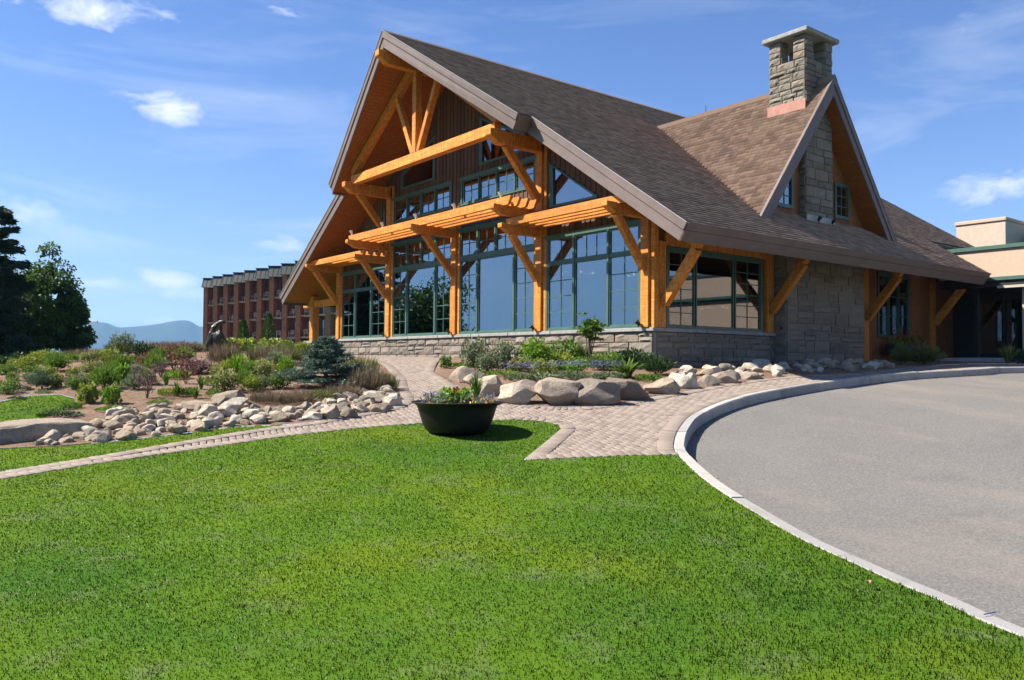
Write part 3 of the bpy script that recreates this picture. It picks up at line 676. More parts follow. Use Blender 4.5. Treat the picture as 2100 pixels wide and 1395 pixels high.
# --- siding: every board a piece
wall = MB()
WIN = [(.36, 4.02, SILL, 5.16), (4.44, 8.37, SILL, 5.9), (8.75, 12.68, SILL, 5.9), (13.1, 16.76, SILL, 5.16), (4.44, 8.3, 6.62, 7.55), (8.82, 12.68, 6.62, 7.55)]
wall = box('gable_wall', MT['siding'], lodge, .02, .1, 4.4, 12.7, 6.0, 6.6)   # spandrel behind the boards
def boards(y0, y1):
    w = .205; y = y0
    while y < y1-.02:
        yb = min(y+w, y1); yc = (y+yb)/2; zt = rz_(yc)-.46; cuts = [(a, b) for (ya, yd, a, b) in WIN if ya < yc < yd]
        for (ya, yd, fb, ft) in TRI:
            if ya < yc < yd: cuts.append((fb, ft(yc)))
        z = SILL
        for a, b in sorted(cuts)+[(zt, zt)]:
            if a-z > .03 and z < zt:
                zz = min(a, zt)
                MB().box(-.01, .045, y+.004, yb-.004, z, zz).box(-.03, -.005, y-.018, y+.022, z, zz).build('board', MT['siding'], wall)
            z = max(z, b)
        y += w
def trap_top(yc): d = yc if yc <= YC else 2*YC-yc; return 8.25+(d-5.0)*.43
def tri_top(yc): d = yc if yc <= YC else 2*YC-yc; return 5.98+(d-1.95)*.63
TRI = [(5.0, 7.28, 7.78, trap_top), (2*YC-7.28, 2*YC-5.0, 7.78, trap_top), (1.95, 3.86, 5.95, tri_top), (2*YC-3.86, 2*YC-1.95, 5.95, tri_top)]
boards(-.02, 17.14)
# --- windows
GT = MT['green_trim']; GL = MT['glass']
PU = {}
def panes(parent, front, a0, a1, z0, z1, nx, nz, mat, off=0.):
    """one pane of glass for every light between the muntins"""
    if (mat.name, front) not in PU: PU[(mat.name, front)] = (MB().box(-.006, .006, -.5, .5, -.5, .5) if front else MB().box(-.5, .5, -.006, .006, -.5, .5)).mesh('pane', mat)
    w, h = (a1-a0)/nx, (z1-z0)/nz
    for i in range(nx):
        for j in range(nz):
            a, z = a0+w*(i+.5), z0+h*(j+.5); o = mobj('pane', PU[(mat.name, front)], parent, (off+.006, a, z) if front else (a, off+.006, z)); o.scale = (1, w-.004, h-.004) if front else (w-.004, 1, h-.004)
def win_front(y0, y1, z0, z1, lights, trim=.1, head=.12):
    """lights: (ya, yb, za, zb, columns, rows)"""
    m = MB(); m.box(-.05, .06, y0, y0+trim, z0, z1).box(-.05, .06, y1-trim, y1, z0, z1).box(-.065, .06, y0-.04, y1+.04, z1-head, z1).box(-.05, .06, y0+trim, y1-trim, z0, z0+.06)
    w = m.build('window', GT, lodge, bevel=.006)
    for (ya, yb, za, zb, nx, nz) in lights:
        f = .038; m = MB().box(-.03, .05, ya, ya+f, za, zb).box(-.03, .05, yb-f, yb, za, zb).box(-.03, .05, ya+f, yb-f, za, za+f).box(-.03, .05, ya+f, yb-f, zb-f, zb); m.build('sash', GT, w, bevel=.004)
        panes(w, True, ya+f, yb-f, za+f, zb-f, nx, nz, GL)
        if nx*nz > 1:
            m = MB()
            for i in range(1, nx): yy = ya+f+(yb-ya-2*f)*i/nx; m.box(-.012, .02, yy-.011, yy+.011, za+f, zb-f)
            for i in range(1, nz): zz = za+f+(zb-za-2*f)*i/nz; m.box(-.014, .022, ya+f, yb-f, zz-.011, zz+.011)
            m.build('muntins', GT, w)
    return w
def mull(w, ya, yb, za, zb): MB().box(-.06, .055, ya, yb, za, zb).build('mullion', GT, w, bevel=.006)
def side_bay(y0, y1):
    a, b = y0+.1, y1-.1; c1 = a+(b-a)*.31; c2 = a+(b-a)*.69; zt = 4.36; z0 = SILL+.06; z1 = 5.04
    w = win_front(y0, y1, SILL, 5.16, [(a, c1-.035, z0, zt-.03, 2, 4), (c1+.035, c2-.035, z0, zt-.03, 1, 1), (c2+.035, b, z0, zt-.03, 2, 4), (a, c1-.035, zt+.03, z1, 2, 1), (c1+.035, c2-.035, zt+.03, z1, 3, 1), (c2+.035, b, zt+.03, z1, 2, 1)])
    mull(w, c1-.036, c1+.036, z0, z1); mull(w, c2-.036, c2+.036, z0, z1); MB().box(-.045, .05, a, b, zt-.031, zt+.031).build('transom', GT, w)
def centre_bay(y0, y1):
    a, b = y0+.1, y1-.1; c1 = a+(b-a)*.25; c2 = a+(b-a)*.75; zt = 4.9; z0 = SILL+.06; z1 = 5.78; c = (c1+c2)/2
    L = [(a, c1-.045, z0, zt-.07, 2, 5), (c1+.045, c2-.045, z0, zt-.07, 1, 1), (c2+.045, b, z0, zt-.07, 2, 5), (a, c1-.045, zt+.07, z1, 2, 2), (c1+.045, c-.035, zt+.07, z1, 2, 2), (c+.035, c2-.045, zt+.07, z1, 2, 2), (c2+.045, b, zt+.07, z1, 2, 2)]
    w = win_front(y0, y1, SILL, 5.9, L); mull(w, c1-.046, c1+.046, z0, z1); mull(w, c2-.046, c2+.046, z0, z1); mull(w, c-.036, c+.036, zt+.07, z1); MB().box(-.055, .052, a, b, zt-.071, zt+.071).build('transom', GT, w)
side_bay(*WIN[0][:2]); centre_bay(*WIN[1][:2]); centre_bay(*WIN[2][:2]); side_bay(*WIN[3][:2])
for (y0, y1, z0, z1) in WIN[4:]:
    a, b = y0+.1, y1-.1; st = (b-a)/4; w = win_front(y0, y1, z0, z1, [(a+i*st+.03, a+(i+1)*st-.03, z0+.07, z1-.12, 2, 2) for i in range(4)])
    for i in range(1, 4): mull(w, a+i*st-.031, a+i*st+.031, z0+.07, z1-.12)
def poly_win(P, GL=MT['glass']):
    """a pane with sloping head: outline P in (y, z)"""
    n = len(P); c = np.mean(P, axis=0); I = [tuple(c+(np.array(p)-c)*(1-.2/max(np.linalg.norm(np.array(p)-c), .3))) for p in P]; m = MB()
    for i in range(n):
        a, b, d, e = P[i], P[(i+1) % n], I[(i+1) % n], I[i]; m.prism([(-.05, *a), (-.05, *b), (-.05, *d), (-.05, *e)], (.1, 0, 0))
    w = m.build('window', GT, lodge); MB().prism([(0, *p) for p in I], (.012, 0, 0)).build('pane', GL, w); return w
poly_win([(3.88, 5.93), (1.93, 5.93), (1.93, 5.98), (3.88, 7.2)]); poly_win([(2*YC-3.88, 5.93), (2*YC-1.93, 5.93), (2*YC-1.93, 5.98), (2*YC-3.88, 7.2)])
poly_win([(7.3, 7.76), (4.98, 7.76), (4.98, 8.28), (7.3, 9.3)], MT['glass_shade']); poly_win([(2*YC-7.3, 7.76), (2*YC-4.98, 7.76), (2*YC-4.98, 8.28), (2*YC-7.3, 9.3)], MT['glass_shade'])
# --- side wall
SW = box('side_wall', MT['siding_orange'], lodge, .2, 9.7, .06, .12, 4.52, 5.2)
def s_boards(x0, x1, z0, z1):
    x = x0
    while x < x1-.02: MB().box(x+.003, min(x+.2, x1)-.003, -.01, .05, z0, z1).build('board', MT['siding_orange'], SW); x += .2
s_boards(9.62, 10.5, 1.75, 5.2); s_boards(12.62, 14.2, 1.75, 5.0); s_boards(10.5, 12.62, 1.75, 2.5); s_boards(10.5, 12.62, 4.62, 5.0)
box('lintel', FIR, lodge, .41, 5.0, -.04, .055, 4.5, 4.85, .01)
def win_side(x0, x1, z0, z1, lights):
    m = MB().box(x0, x0+.09, -.05, .06, z0, z1).box(x1-.09, x1, -.05, .06, z0, z1).box(x0, x1, -.06, .06, z1-.11, z1).box(x0+.09, x1-.09, -.05, .06, z0, z0+.06); w = m.build('window', GT, lodge)
    for (xa, xb, za, zb, nx, nz) in lights:
        f = .035; MB().box(xa, xa+f, -.03, .05, za, zb).box(xb-f, xb, -.03, .05, za, zb).box(xa+f, xb-f, -.03, .05, za, za+f).box(xa+f, xb-f, -.03, .05, zb-f, zb).build('sash', GT, w)
        panes(w, False, xa+f, xb-f, za+f, zb-f, nx, nz, MT['glass_shade']); m = MB()
        for i in range(1, nx): xx = xa+f+(xb-xa-2*f)*i/nx; m.box(xx-.011, xx+.011, -.012, .02, za+f, zb-f)
        for i in range(1, nz): zz = za+f+(zb-za-2*f)*i/nz; m.box(xa+f, xb-f, -.014, .022, zz-.011, zz+.011)
        if nx*nz > 1: m.build('muntins', GT, w)
    return w
win_side(.42, 4.36, SILL, 4.5, [(.51, 1.5, SILL+.06, 4.39, 2, 6), (1.56, 3.1, SILL+.06, 4.39, 1, 1), (3.16, 4.27, SILL+.06, 4.39, 2, 6)])
win_side(10.52, 12.6, 2.5, 4.62, [(10.61, 11.2, 2.56, 4.51, 1, 3), (11.26, 11.86, 2.56, 4.51, 1, 3), (11.92, 12.51, 2.56, 4.51, 1, 3)])
for x in (.26, 4.66, 9.72, 14.2):
    if x > 1: box('post', FIR, lodge, x-.16, x+.16, -.1, .12, SILL if x < 9 else 1.6, 4.75, .012)
    A = slope_pt(-1, x, .35, .6); B = slope_pt(-1, x, -1.62, .6); beam('rafter_tail', FIR, lodge, A, B, .24, .44); knee((x, -.1), (0, -1), 1.02, 4.3, 3.05, .2, .22)
# stone mass under the chimney
mass = box('chimney_breast', MT['mortar'], lodge, 4.92, 8.95, -.42, .3, GZ-.6, 4.95)
ashlar(mass, (4.9, -.42), (8.97, -.42), GZ-.1, 4.9, seed=9, wid=(.4, .95), course=(.2, .28, .34))
ashlar(mass, (4.92, .0), (4.92, -.42), GZ-.1, 4.3, seed=10, wid=(.3, .42), course=(.22, .3))
ashlar(mass, (8.95, -.4), (8.95, .0), GZ-.1, 4.3, seed=12, wid=(.3, .42), course=(.3, .4))
# --- cross gable with the chimney through it
DX, DR, DY0 = 6.4, 9.79, -.95; DS = (DR-5.42)/3.43
dormer = MB(); T = .34
def dz_(X): return DR-DS*abs(X-DX)
for s in (-1, 1):
    nD = unit((s*DS, 0, 1)); foot = DX+s*3.43
    def pd(X, Y, dn): return np.array([X, Y, dz_(X)])-nD*dn
    P = [pd(DX, DY0, .02), pd(foot, DY0, .02), pd(foot+s*.0, -.85, .02), pd(DX, 5.75, .02), pd(DX, DY0, T), pd(foot, DY0, T), pd(foot, -.85, T), pd(DX, 5.75, T)]
    P[4] = np.array([DX, DY0, DR-T*1.6]); P[7] = np.array([DX, 5.75, DR-T*1.6])
    dormer.add(P, [(0, 1, 2, 3), (7, 6, 5, 4), (0, 4, 5, 1), (1, 5, 6, 2), (2, 6, 7, 3), (3, 7, 4, 0)])
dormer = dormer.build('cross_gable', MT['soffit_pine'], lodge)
for s in (-1, 1):
    nD = unit((s*DS, 0, 1)); foot = DX+s*3.47
    for (a, b, dy, t) in ((-.012, .14, -.05, .08), (.147, T, -.02, .05)):
        A0 = np.array([foot, DY0+dy, dz_(foot)]); A1 = np.array([DX, DY0+dy, DR]); k = math.sqrt(1+DS*DS)
        MB().prism([A0-nD*a, A1-np.array([0, 0, a*k]), A1-np.array([0, 0, b*k]), A0-nD*b], (0, t, 0)).build('barge_board', MT['fascia_brown'], dormer)
    v = unit((-s, 0, DS)); u = np.array([0, 1., 0]); ln = 3.47*math.sqrt(1+DS*DS)
    def xrd(sv, s=s):
        X = foot+(-s)*sv*abs(v[0]); z = dz_(X); Yv = EY+(z-EZ)/RS; return [(DY0-.06, Yv+.08)]
    shingles('shingle_courses', dormer, (foot, 0, dz_(foot)), u, v, nD, int(ln/.145), xrd, seed=20+s)
m = MB()
for i in range(19):
    y0 = DY0-.06+i*.36; m.prism([(DX-.13, y0, DR-.13), (DX, y0, DR+.045), (DX+.13, y0, DR-.13), (DX+.13, y0, DR-.16), (DX, y0, DR+.015), (DX-.13, y0, DR-.16)], (0, .352, .004))
m.build('ridge_cap', MT['shingle'], dormer)
# gable face behind the barge, boards with two small windows
DW = [(4.6, 5.26, 6.02, 6.84), (7.52, 8.2, 6.02, 6.95)]; GY = -.33
x = DX-3.1
while x < DX+3.1:
    xc = x+.1; zt = dz_(xc)-.42; z = rz_(GY)-.12
    cuts = [(a, b) for (xa, xb, a, b) in DW if xa < xc < xb]
    for a, b in cuts+[(zt, zt)]:
        if min(a, zt)-z > .05: MB().box(x+.003, x+.197, GY, GY+.05, z, min(a, zt)).build('board', MT['siding_orange'], dormer)
        z = max(z, b)
    x += .2
for (x0, x1, z0, z1) in DW:
    w = MB().box(x0-.06, x0+.03, GY-.05, GY+.06, z0-.06, z1+.06).box(x1-.03, x1+.06, GY-.05, GY+.06, z0-.06, z1+.06).box(x0+.03, x1-.03, GY-.05, GY+.06, z1-.03, z1+.07).box(x0+.03, x1-.03, GY-.05, GY+.06, z0-.07, z0+.03).build('window', GT, lodge)
    panes(w, False, x0+.03, x1-.03, z0+.03, z1-.03, 2, 3, GL, GY)
    m = MB().box((x0+x1)/2-.014, (x0+x1)/2+.014, GY-.015, GY+.02, z0+.03, z1-.03)
    for i in (1, 2): zz = z0+(z1-z0)*i/3; m.box(x0+.03, x1-.03, GY-.017, GY+.022, zz-.012, zz+.012)
    m.build('muntins', GT, w)
# chimney
CX0, CX1, CY0, CY1 = 5.68, 7.05, -.52, .66
chim = box('chimney', MT['mortar'], lodge, CX0+.02, CX1-.02, CY0+.02, CY1-.02, 5.55, 10.3)
ashlar(chim, (CX0, CY0+.02), (CX1, CY0+.02), 5.75, 9.0, seed=31, wid=(.3, .7), course=(.2, .26, .32))
ashlar(chim, (CX0+.02, .0), (CX0+.02, CY0), 5.75, 8.3, seed=32, wid=(.25, .5), course=(.26, .32))
for k, (A, B) in enumerate((((CX0+.02, CY1), (CX0+.02, CY0)), ((CX0, CY0+.02), (CX1, CY0+.02)), ((CX1-.02, CY0), (CX1-.02, CY1)))): ashlar(chim, A, B, 9.02, 10.31, seed=40+k, wid=(.26, .6), course=(.14, .2, .25))
for (a, b) in ((CX0-.05, CX0-.02), (CX1+.02, CX1+.05)): box('flashing', MT['copper'], chim, a, b, CY0-.03, CY1+.03, 8.6, 9.12)
for (x, y) in ((CX0+.19, CY0+.19), (CX1-.19, CY0+.19), (CX0+.19, CY1-.19), (CX1-.19, CY1-.19)):
    box('chimney_pier', MT['mortar'], chim, x-.17, x+.17, y-.17, y+.17, 10.3, 10.99)
    ashlar(chim, (x-.19, y-.17), (x+.19, y-.17), 10.31, 10.98, seed=int(x*50+y*9), wid=(.38, .4), course=(.16, .2)); ashlar(chim, (x-.17, y+.19), (x-.17, y-.19), 10.31, 10.98, seed=int(x*70+y*5), wid=(.38, .4), course=(.17, .21))
box('chimney_cap', MT['wall_cap'], chim, CX0-.16, CX1+.16, CY0-.16, CY1+.16, 10.99, 11.13, .025)
box('flashing', MT['ridge_metal'], chim, CX0-.03, CX1+.03, CY0-.07, CY0-.03, 5.45, 5.82)
for x in (CX0+.45, CX1-.2): flood(x, CY0-.15, 5.62, unit((0, -.5, .6))).build('flood_light', MT['dark_metal'], lodge)
# --- left porch
box('porch_pier', MT['mortar'], lodge, -.35, .2, 18.75, 19.45, GZ-.6, 2.33); box('wall_cap', MT['wall_cap'], lodge, -.42, .27, 18.68, 19.52, 2.33, 2.42, .01)
ashlar(lodge, (-.35, 19.45), (-.35, 18.75), GZ-.1, 2.33, seed=71); 
box('post', FIR, lodge, -.28, .02, 18.93, 19.25, 2.42, 4.3, .012)
box('porch_beam', FIR, lodge, -.24, -.02, 17.08, 18.925, 3.85, 4.12, .012); box('porch_beam', FIR, lodge, -.24, -.02, 19.255, 20.0, 3.85, 4.1, .012)
beam('porch_beam', FIR, lodge, (-1.3, 19.62, 4.3), (12, 19.62, 4.3), .22, .26)
# --- inside, seen through the glass
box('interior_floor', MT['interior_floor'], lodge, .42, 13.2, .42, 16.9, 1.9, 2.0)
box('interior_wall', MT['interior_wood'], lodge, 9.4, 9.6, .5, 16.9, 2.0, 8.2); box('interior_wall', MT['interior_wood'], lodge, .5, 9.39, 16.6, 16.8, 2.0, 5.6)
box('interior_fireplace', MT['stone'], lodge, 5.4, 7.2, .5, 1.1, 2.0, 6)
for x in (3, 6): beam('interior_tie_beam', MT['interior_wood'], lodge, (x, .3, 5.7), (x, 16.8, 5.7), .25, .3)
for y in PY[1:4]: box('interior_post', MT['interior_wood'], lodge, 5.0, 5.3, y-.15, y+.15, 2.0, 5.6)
# pendant lamps: three rings of small bulbs and a few singles
def pendant(x, y, z, n, label):
    t = thing('chandelier', label, 'lamp', (x, y, z), group='lamps inside the lodge'); top = 5.55-z
    MB().tube([(0, 0, .25), (0, 0, top)], .012, 5).build('rod', MT['dark_metal'], t); m = MB()
    m.tube([(.5*math.cos(a), .5*math.sin(a), .05) for a in np.linspace(0, 2*math.pi, 17)], .02, 5)
    for k in range(3): a = k*2.09; m.tube([(.5*math.cos(a), .5*math.sin(a), .05), (0, 0, .28)], .01, 4)
    m.build('ring', MT['dark_metal'], t)
    bm = MB().lathe([(.0, -.035), (.02, -.02), (.028, 0), (.02, .03), (0, .04)], 8).mesh('bulb', MT['bulb'])
    for k in range(n): a = 2*math.pi*k/n; mobj('bulb', bm, t, (.5*math.cos(a), .5*math.sin(a), .12))
pendant(2.2, 2.3, 3.95, 6, 'ring of warm bulbs hanging behind the right front window')
pendant(2.6, 5.6, 4.3, 6, 'ring of warm bulbs hanging behind the front window right of centre')
pendant(6.8, 3.4, 3.3, 6, 'ring of warm bulbs hanging deep inside behind the side window')

# the walls that close the house at its far sides
box('side_wall', MT['siding_orange'], lodge, 14.2, 17.4, .07, .13, 1.5, 6.0); box('side_wall', MT['siding'], lodge, .1, 17.4, 17.0, 17.1, 1.5, 5.9)
MB().prism([(17.4, .08, 1.5), (17.4, 17.04, 1.5), (17.4, 17.04, rz_(.08)-.4), (17.4, YC, RIDGE-.5), (17.4, .08, rz_(.08)-.4)], (.1, 0, 0)).build('rear_wall', MT['siding'], lodge)

# past 300 stones the smallest in view are joined, one mesh for each piece of wall
def join_small_stones():
    rest = {}
    for _, o in sorted(STONES, key=lambda t: -t[0])[300:]: rest.setdefault(o.parent.name, []).append(o)
    for par, L in rest.items():
        V, F = [], []
        for o in L:
            c, s_ = math.cos(o.rotation_euler[2]), math.sin(o.rotation_euler[2]); b = len(V)
            for v in o.data.vertices:
                x, y, z = v.co[0]*o.scale[0], v.co[1]*o.scale[1], v.co[2]*o.scale[2]; V.append((o.location[0]+x*c-y*s_, o.location[1]+x*s_+y*c, o.location[2]+z))
            F += [tuple(b+i for i in p.vertices) for p in o.data.polygons]
        p = L[0].parent; me = bpy.data.meshes.new('small_stones'); me.from_pydata(V, [], F); me.materials.append(MT['stone']); tag(mobj('small_stones', me, p), kind='stuff')
        for o in L: bpy.data.objects.remove(o)
join_small_stones()
# ------------------------------------------------------------------ entrance wing on the right
ent = thing('entrance_wing', 'flat-roofed beige stucco entrance wing with green bands at the right edge', 'building', (0, 0, 0))
EXF = 13.85; ST = MT['stucco']
box('upper_wall', ST, ent, EXF, 26, -16, -.45, 4.5, 5.4)
box('parapet_band', GT, ent, EXF-.07, 26, -16.1, -.4, 5.4, 5.53, .01); box('lower_band', GT, ent, EXF-.09, EXF+.1, -16.1, -1.95, 4.37, 4.495, .01)
box('canopy_soffit', MT['dark_metal'], ent, EXF-.02, 19, -16, -1.951, 4.18, 4.365); box('canopy_infill', MT['dark_metal'], ent, EXF+.02, 19, -1.95, -.46, 4.18, 4.497); box('canopy_edge', MT['stucco_pale'], ent, EXF-.05, EXF-.022, -5.0, -2.3, 4.12, 4.2)
box('side_wall', ST, ent, EXF, EXF+.4, -16, -5.2, 1.4, 4.18); box('end_wall', ST, ent, 18.5, 18.8, -5.2, 1.5, 1.4, 4.18)
box('entrance_floor', MT['concrete'], ent, EXF-.4, 18.5, -5.19, .9, 1.4, 1.86, .02)
for y in (-1.5, -2.95, -4.4): box('column', MT['dark_metal'] if y > -2 else MT['stucco_pale'], ent, 14.2, 14.32, y-.06, y+.06, 1.86, 4.18)
for k, y in enumerate((-1.2, -2.3, -3.4, -4.5)):
    d = MB().box(16.0, 16.08, y-.5, y-.43, 1.87, 4.0).box(16.0, 16.08, y+.43, y+.5, 1.87, 4.0).box(16.0, 16.08, y-.43, y+.43, 1.87, 2.02).box(16.0, 16.08, y-.43, y+.43, 3.88, 4.0).build('door', MT['dark_metal'], ent)
    box('door_pane', MT['glass_shade'], d, 16.03, 16.045, y-.43, y+.43, 2.02, 3.88); box('door_handle', MT['ridge_metal'], d, 15.93, 15.97, y+.33, y+.37, 2.7, 3.1)
box('vestibule_wall', MT['dark_metal'], ent, 16.02, 16.1, -.69, 1.0, 1.86, 4.5); box('vestibule_wall', MT['dark_metal'], ent, 16.02, 16.1, -5.2, -.7, 4.0, 4.17)
pent = thing('rooftop_unit', 'pale beige box-shaped housing on the flat roof at the right edge', 'roof box', (0, 0, 0))
MB().box(18.0, 20.5, -.95, .8, 5.6, 6.98).build('housing', MT['stucco_pale'], pent); box('cover', MT['stucco'], pent, 17.95, 20.55, -1.0, .85, 6.985, 7.12, .02)
pen2 = thing('rooftop_louver', 'grey louvered housing beside the beige roof box', 'roof box', (0, 0, 0))
MB().box(19.3, 21, -3.4, -1.3, 5.55, 6.7).build('housing', MT['ridge_metal'], pen2); 
m = MB()
for i in range(6): m.box(19.26, 19.297, -3.3, -1.4, 5.7+i*.16, 5.78+i*.16)
m.build('louvers', MT['hotel_roof'], pen2)
fb = thing('window_planter', 'dark planter box with red geraniums under the side window', 'planter', (11.5, -.42, 1.95))
MB().box(-.95, .95, -.16, .16, 0, .32).build('box', MT['dark_metal'], fb, bevel=.01)
# ------------------------------------------------------------------ the brick hotel behind
hotel = thing('brick_hotel', 'three-storey brick hotel wing with stepped balconies and dark metal roof edge', 'building', (0, 0, 0))
def uvbox(me):
    uv = me.uv_layers.new(name='UVMap')
    for p in me.polygons:
        n = p.normal
        for li in p.loop_indices:
            co = me.vertices[me.loops[li].vertex_index].co
            uv.data[li].uv = ((co.x if abs(n.y) > abs(n.x) else co.y), co.z)
def hbox(name, mat, parent, q0, q1, p0, p1, z0, z1):
    me = MB().box(q0, q1, p0, p1, z0, z1).mesh(name, mat)
    if mat == MT['hotel_brick']: uvbox(me)
    o = mobj(name, me, parent); o.matrix_world = HM; return o
HM = Matrix.Rotation(-YAW, 4, 'Z'); HM.translation = Vector((CAM[0], CAM[1], 0))       # local x = across, y = away from the viewer
HU = []; S_ = 1.4
FL = (1.9, 4.75, 7.6, 10.45); HB = MT['hotel_brick']
chairs = []
NU = 11
for k in range(NU):
    q0 = (-42.6+2.65*k)*1.0-7.2+.0*k; 
    p0 = 134-3.0*k; q0 = -49.8+2.65*k; w = 2.65
    hbox('pier', HB, hotel, q0, q0+.62, p0-1.5, p0+3.2, 0, 13.25)
    hbox('wall', HB, hotel, q0+.625, q0+w+.2, p0+.9, p0+1.3, 0, 13.25)
    hbox('partition', HB, hotel, q0+1.55, q0+1.75, p0-.2, p0+.89, 0, 13.25) if k % 2 else None
    for j, z in enumerate(FL):
        if j: hbox('balcony', MT['hotel_slab'], hotel, q0+.63, q0+w+.1, p0-1.15, p0+.88, z-.22, z)
        d = hbox('door', MT['dark_metal'], hotel, q0+1.0, q0+w-.1, p0+.78, p0+.89, z+.02, z+2.25)
        if j < 4: g = MB().box(q0+1.1, q0+w-.2, p0+.74, p0+.775, z+.1, z+2.15).mesh('pane', MT['glass_shade']); go = mobj('pane', g, d)
        if j:
            m = MB().box(q0+.63, q0+w, p0-1.12, p0-1.08, z+.95, z+1.0)
            for i in range(9): xx = q0+.7+i*.24; m.box(xx, xx+.03, p0-1.12, p0-1.09, z, z+.95)
            r = m.build('railing', MT['dark_metal'], hotel); r.matrix_world = HM
    # mansard edge: a sloping metal band with seams
    zt, zb = 14.65, 13.2
    m = MB().add([(q0-.25, p0-1.9, zb), (q0+w+.3, p0-1.9, zb), (q0+w+.3, p0-1.1, zt), (q0-.25, p0-1.1, zt), (q0-.25, p0+5, zb), (q0+w+.3, p0+5, zb), (q0+w+.3, p0+5, zt), (q0-.25, p0+5, zt)],
                 [(0, 1, 2, 3), (1, 5, 6, 2), (4, 7, 6, 5), (0, 3, 7, 4), (3, 2, 6, 7), (0, 4, 5, 1)])
    r = m.build('roof_edge', MT['hotel_roof'], hotel); r.matrix_world = HM
    m = MB()
    for i in range(5): xx = q0-.2+i*.66; m.prism([(xx, p0-1.93, zb), (xx+.05, p0-1.93, zb), (xx+.05, p0-1.13, zt+.04), (xx, p0-1.13, zt+.04)], (0, .04, 0))
    m.box(q0-.3, q0+w+.34, p0-1.25, p0-.95, zt, zt+.14); mm = mobj('seams', m.mesh('seams', MT['hotel_roof']), r)
    for j, z in ((1, FL[1]), (2, FL[2]), (3, FL[3])):
        if k < 9 and random.Random(k*7+j).random() < .75: chairs.append((q0+.95+.5*random.Random(k+j).random(), p0-.5, z, k, j))
cm = MB()
for (x, y) in ((-.25, -.25), (.25, -.25), (-.25, .25), (.25, .25)): cm.tube([(x*1.1, y*1.1, 0), (x, y, .43)], .035, 5)
cm.box(-.29, .29, -.29, .29, .42, .48).box(-.29, .29, .24, .3, .9, 1.0)
for x in (-.25, -.08, .09, .25): cm.box(x-.035, x+.035, .25, .29, .48, .9)
for x in (-.28, .28): cm.box(x-.03, x+.03, -.28, .28, .66, .71).box(x-.03, x+.03, -.28, -.22, .48, .66)
cme = cm.mesh('balcony_chair', MT['white_paint'])
UN = ['leftmost', 'second', 'third', 'fourth', 'fifth', 'sixth', 'seventh', 'eighth', 'ninth']
for (q, p, z, k, j) in chairs:
    x, y = xy(p, q) if False else (HM @ Vector((q, p, 0))).xy
    o = mobj('balcony_chair', cme, None, (x, y, z), -YAW+random.uniform(-.8, .8))
    tag(o, f'white slatted chair on the {["lowest","middle","top"][j-1]} balcony, {UN[k]} bay of the brick hotel', 'chair', 'white chairs on the hotel balconies')
# ------------------------------------------------------------------ mountains
def mountain(name, a0, a1, R, prof, thick=1500, seed=1):
    """a range seen from afar: ridge over compass angles a0..a1 at distance R, prof(t) height in metres"""
    r = np.random.default_rng(seed); na, nr = 120, 14; V = []
    ph = r.uniform(0, 6.28, 40); 
    for j in range(nr):
        f = j/(nr-1); rr = R-thick*.5+thick*f; env = max(0., 1-abs(f-.5)*2)**.8
        for i in range(na):
            t = i/(na-1); a = a0+(a1-a0)*t; h = prof(t)*env
            n = sum(math.sin(ph[k]+t*(9+k*7.3)+f*(3+k*2.1))*(.5**(k*.35)) for k in range(12))
            h *= 1+.05*n*(1-env*.6); V.append((CAM[0]+rr*math.sin(a), CAM[1]+rr*math.cos(a), -10+h))
    F = [(j*na+i, j*na+i+1, (j+1)*na+i+1, (j+1)*na+i) for j in range(nr-1) for i in range(na-1)]
    return tag(mobj(name, npmesh(name, V, F, MT['far_forest'], smooth=True)), kind='structure')
vary('far_forest', (.018, .035, .02), (.035, .055, .03), .01, .95)
def ridge_from(pts, R):
    P = [(azel(px, py)) for px, py in pts]
    A = np.array([a for a, e in P]); H = np.array([R*math.tan(e)+1.6+10 for a, e in P]); return A, H
RP = [(-260, 690), (-60, 668), (60, 664), (150, 658), (178, 655), (215, 656), (245, 667), (262, 664), (300, 662), (330, 659), (362, 655), (390, 657), (410, 670), (428, 664), (470, 676), (560, 690), (700, 700), (800, 715)]
MR = 5200.
A_, H_ = ridge_from(RP, MR); a0, a1 = A_[0], A_[-1]
def smooth_ridge(t): a = a0+(a1-a0)*t; return float(np.mean(np.interp(a+np.linspace(-.0025, .0025, 5), A_, H_)))
mountain('mountains', a0, a1, MR, smooth_ridge, seed=3)
# the range across the valley, which the front windows mirror
def refl(t): return 40+105*math.exp(-((t-.52)/.035)**2)+80*math.exp(-((t-.60)/.05)**2)+90*math.exp(-((t-.42)/.06)**2)+120*math.exp(-((t-.8)/.07)**2)+70*math.exp(-((t-.25)/.08)**2)
mountain('mountains', rad(-120), rad(20)-rad(2), 2700., lambda t: refl(t)*(1 if t < .78 else max(.3, 1-(t-.78)*3)), seed=8) if False else mountain('mountains', rad(-125), rad(-2), 5300., lambda t: 2.6*refl(t), seed=8)
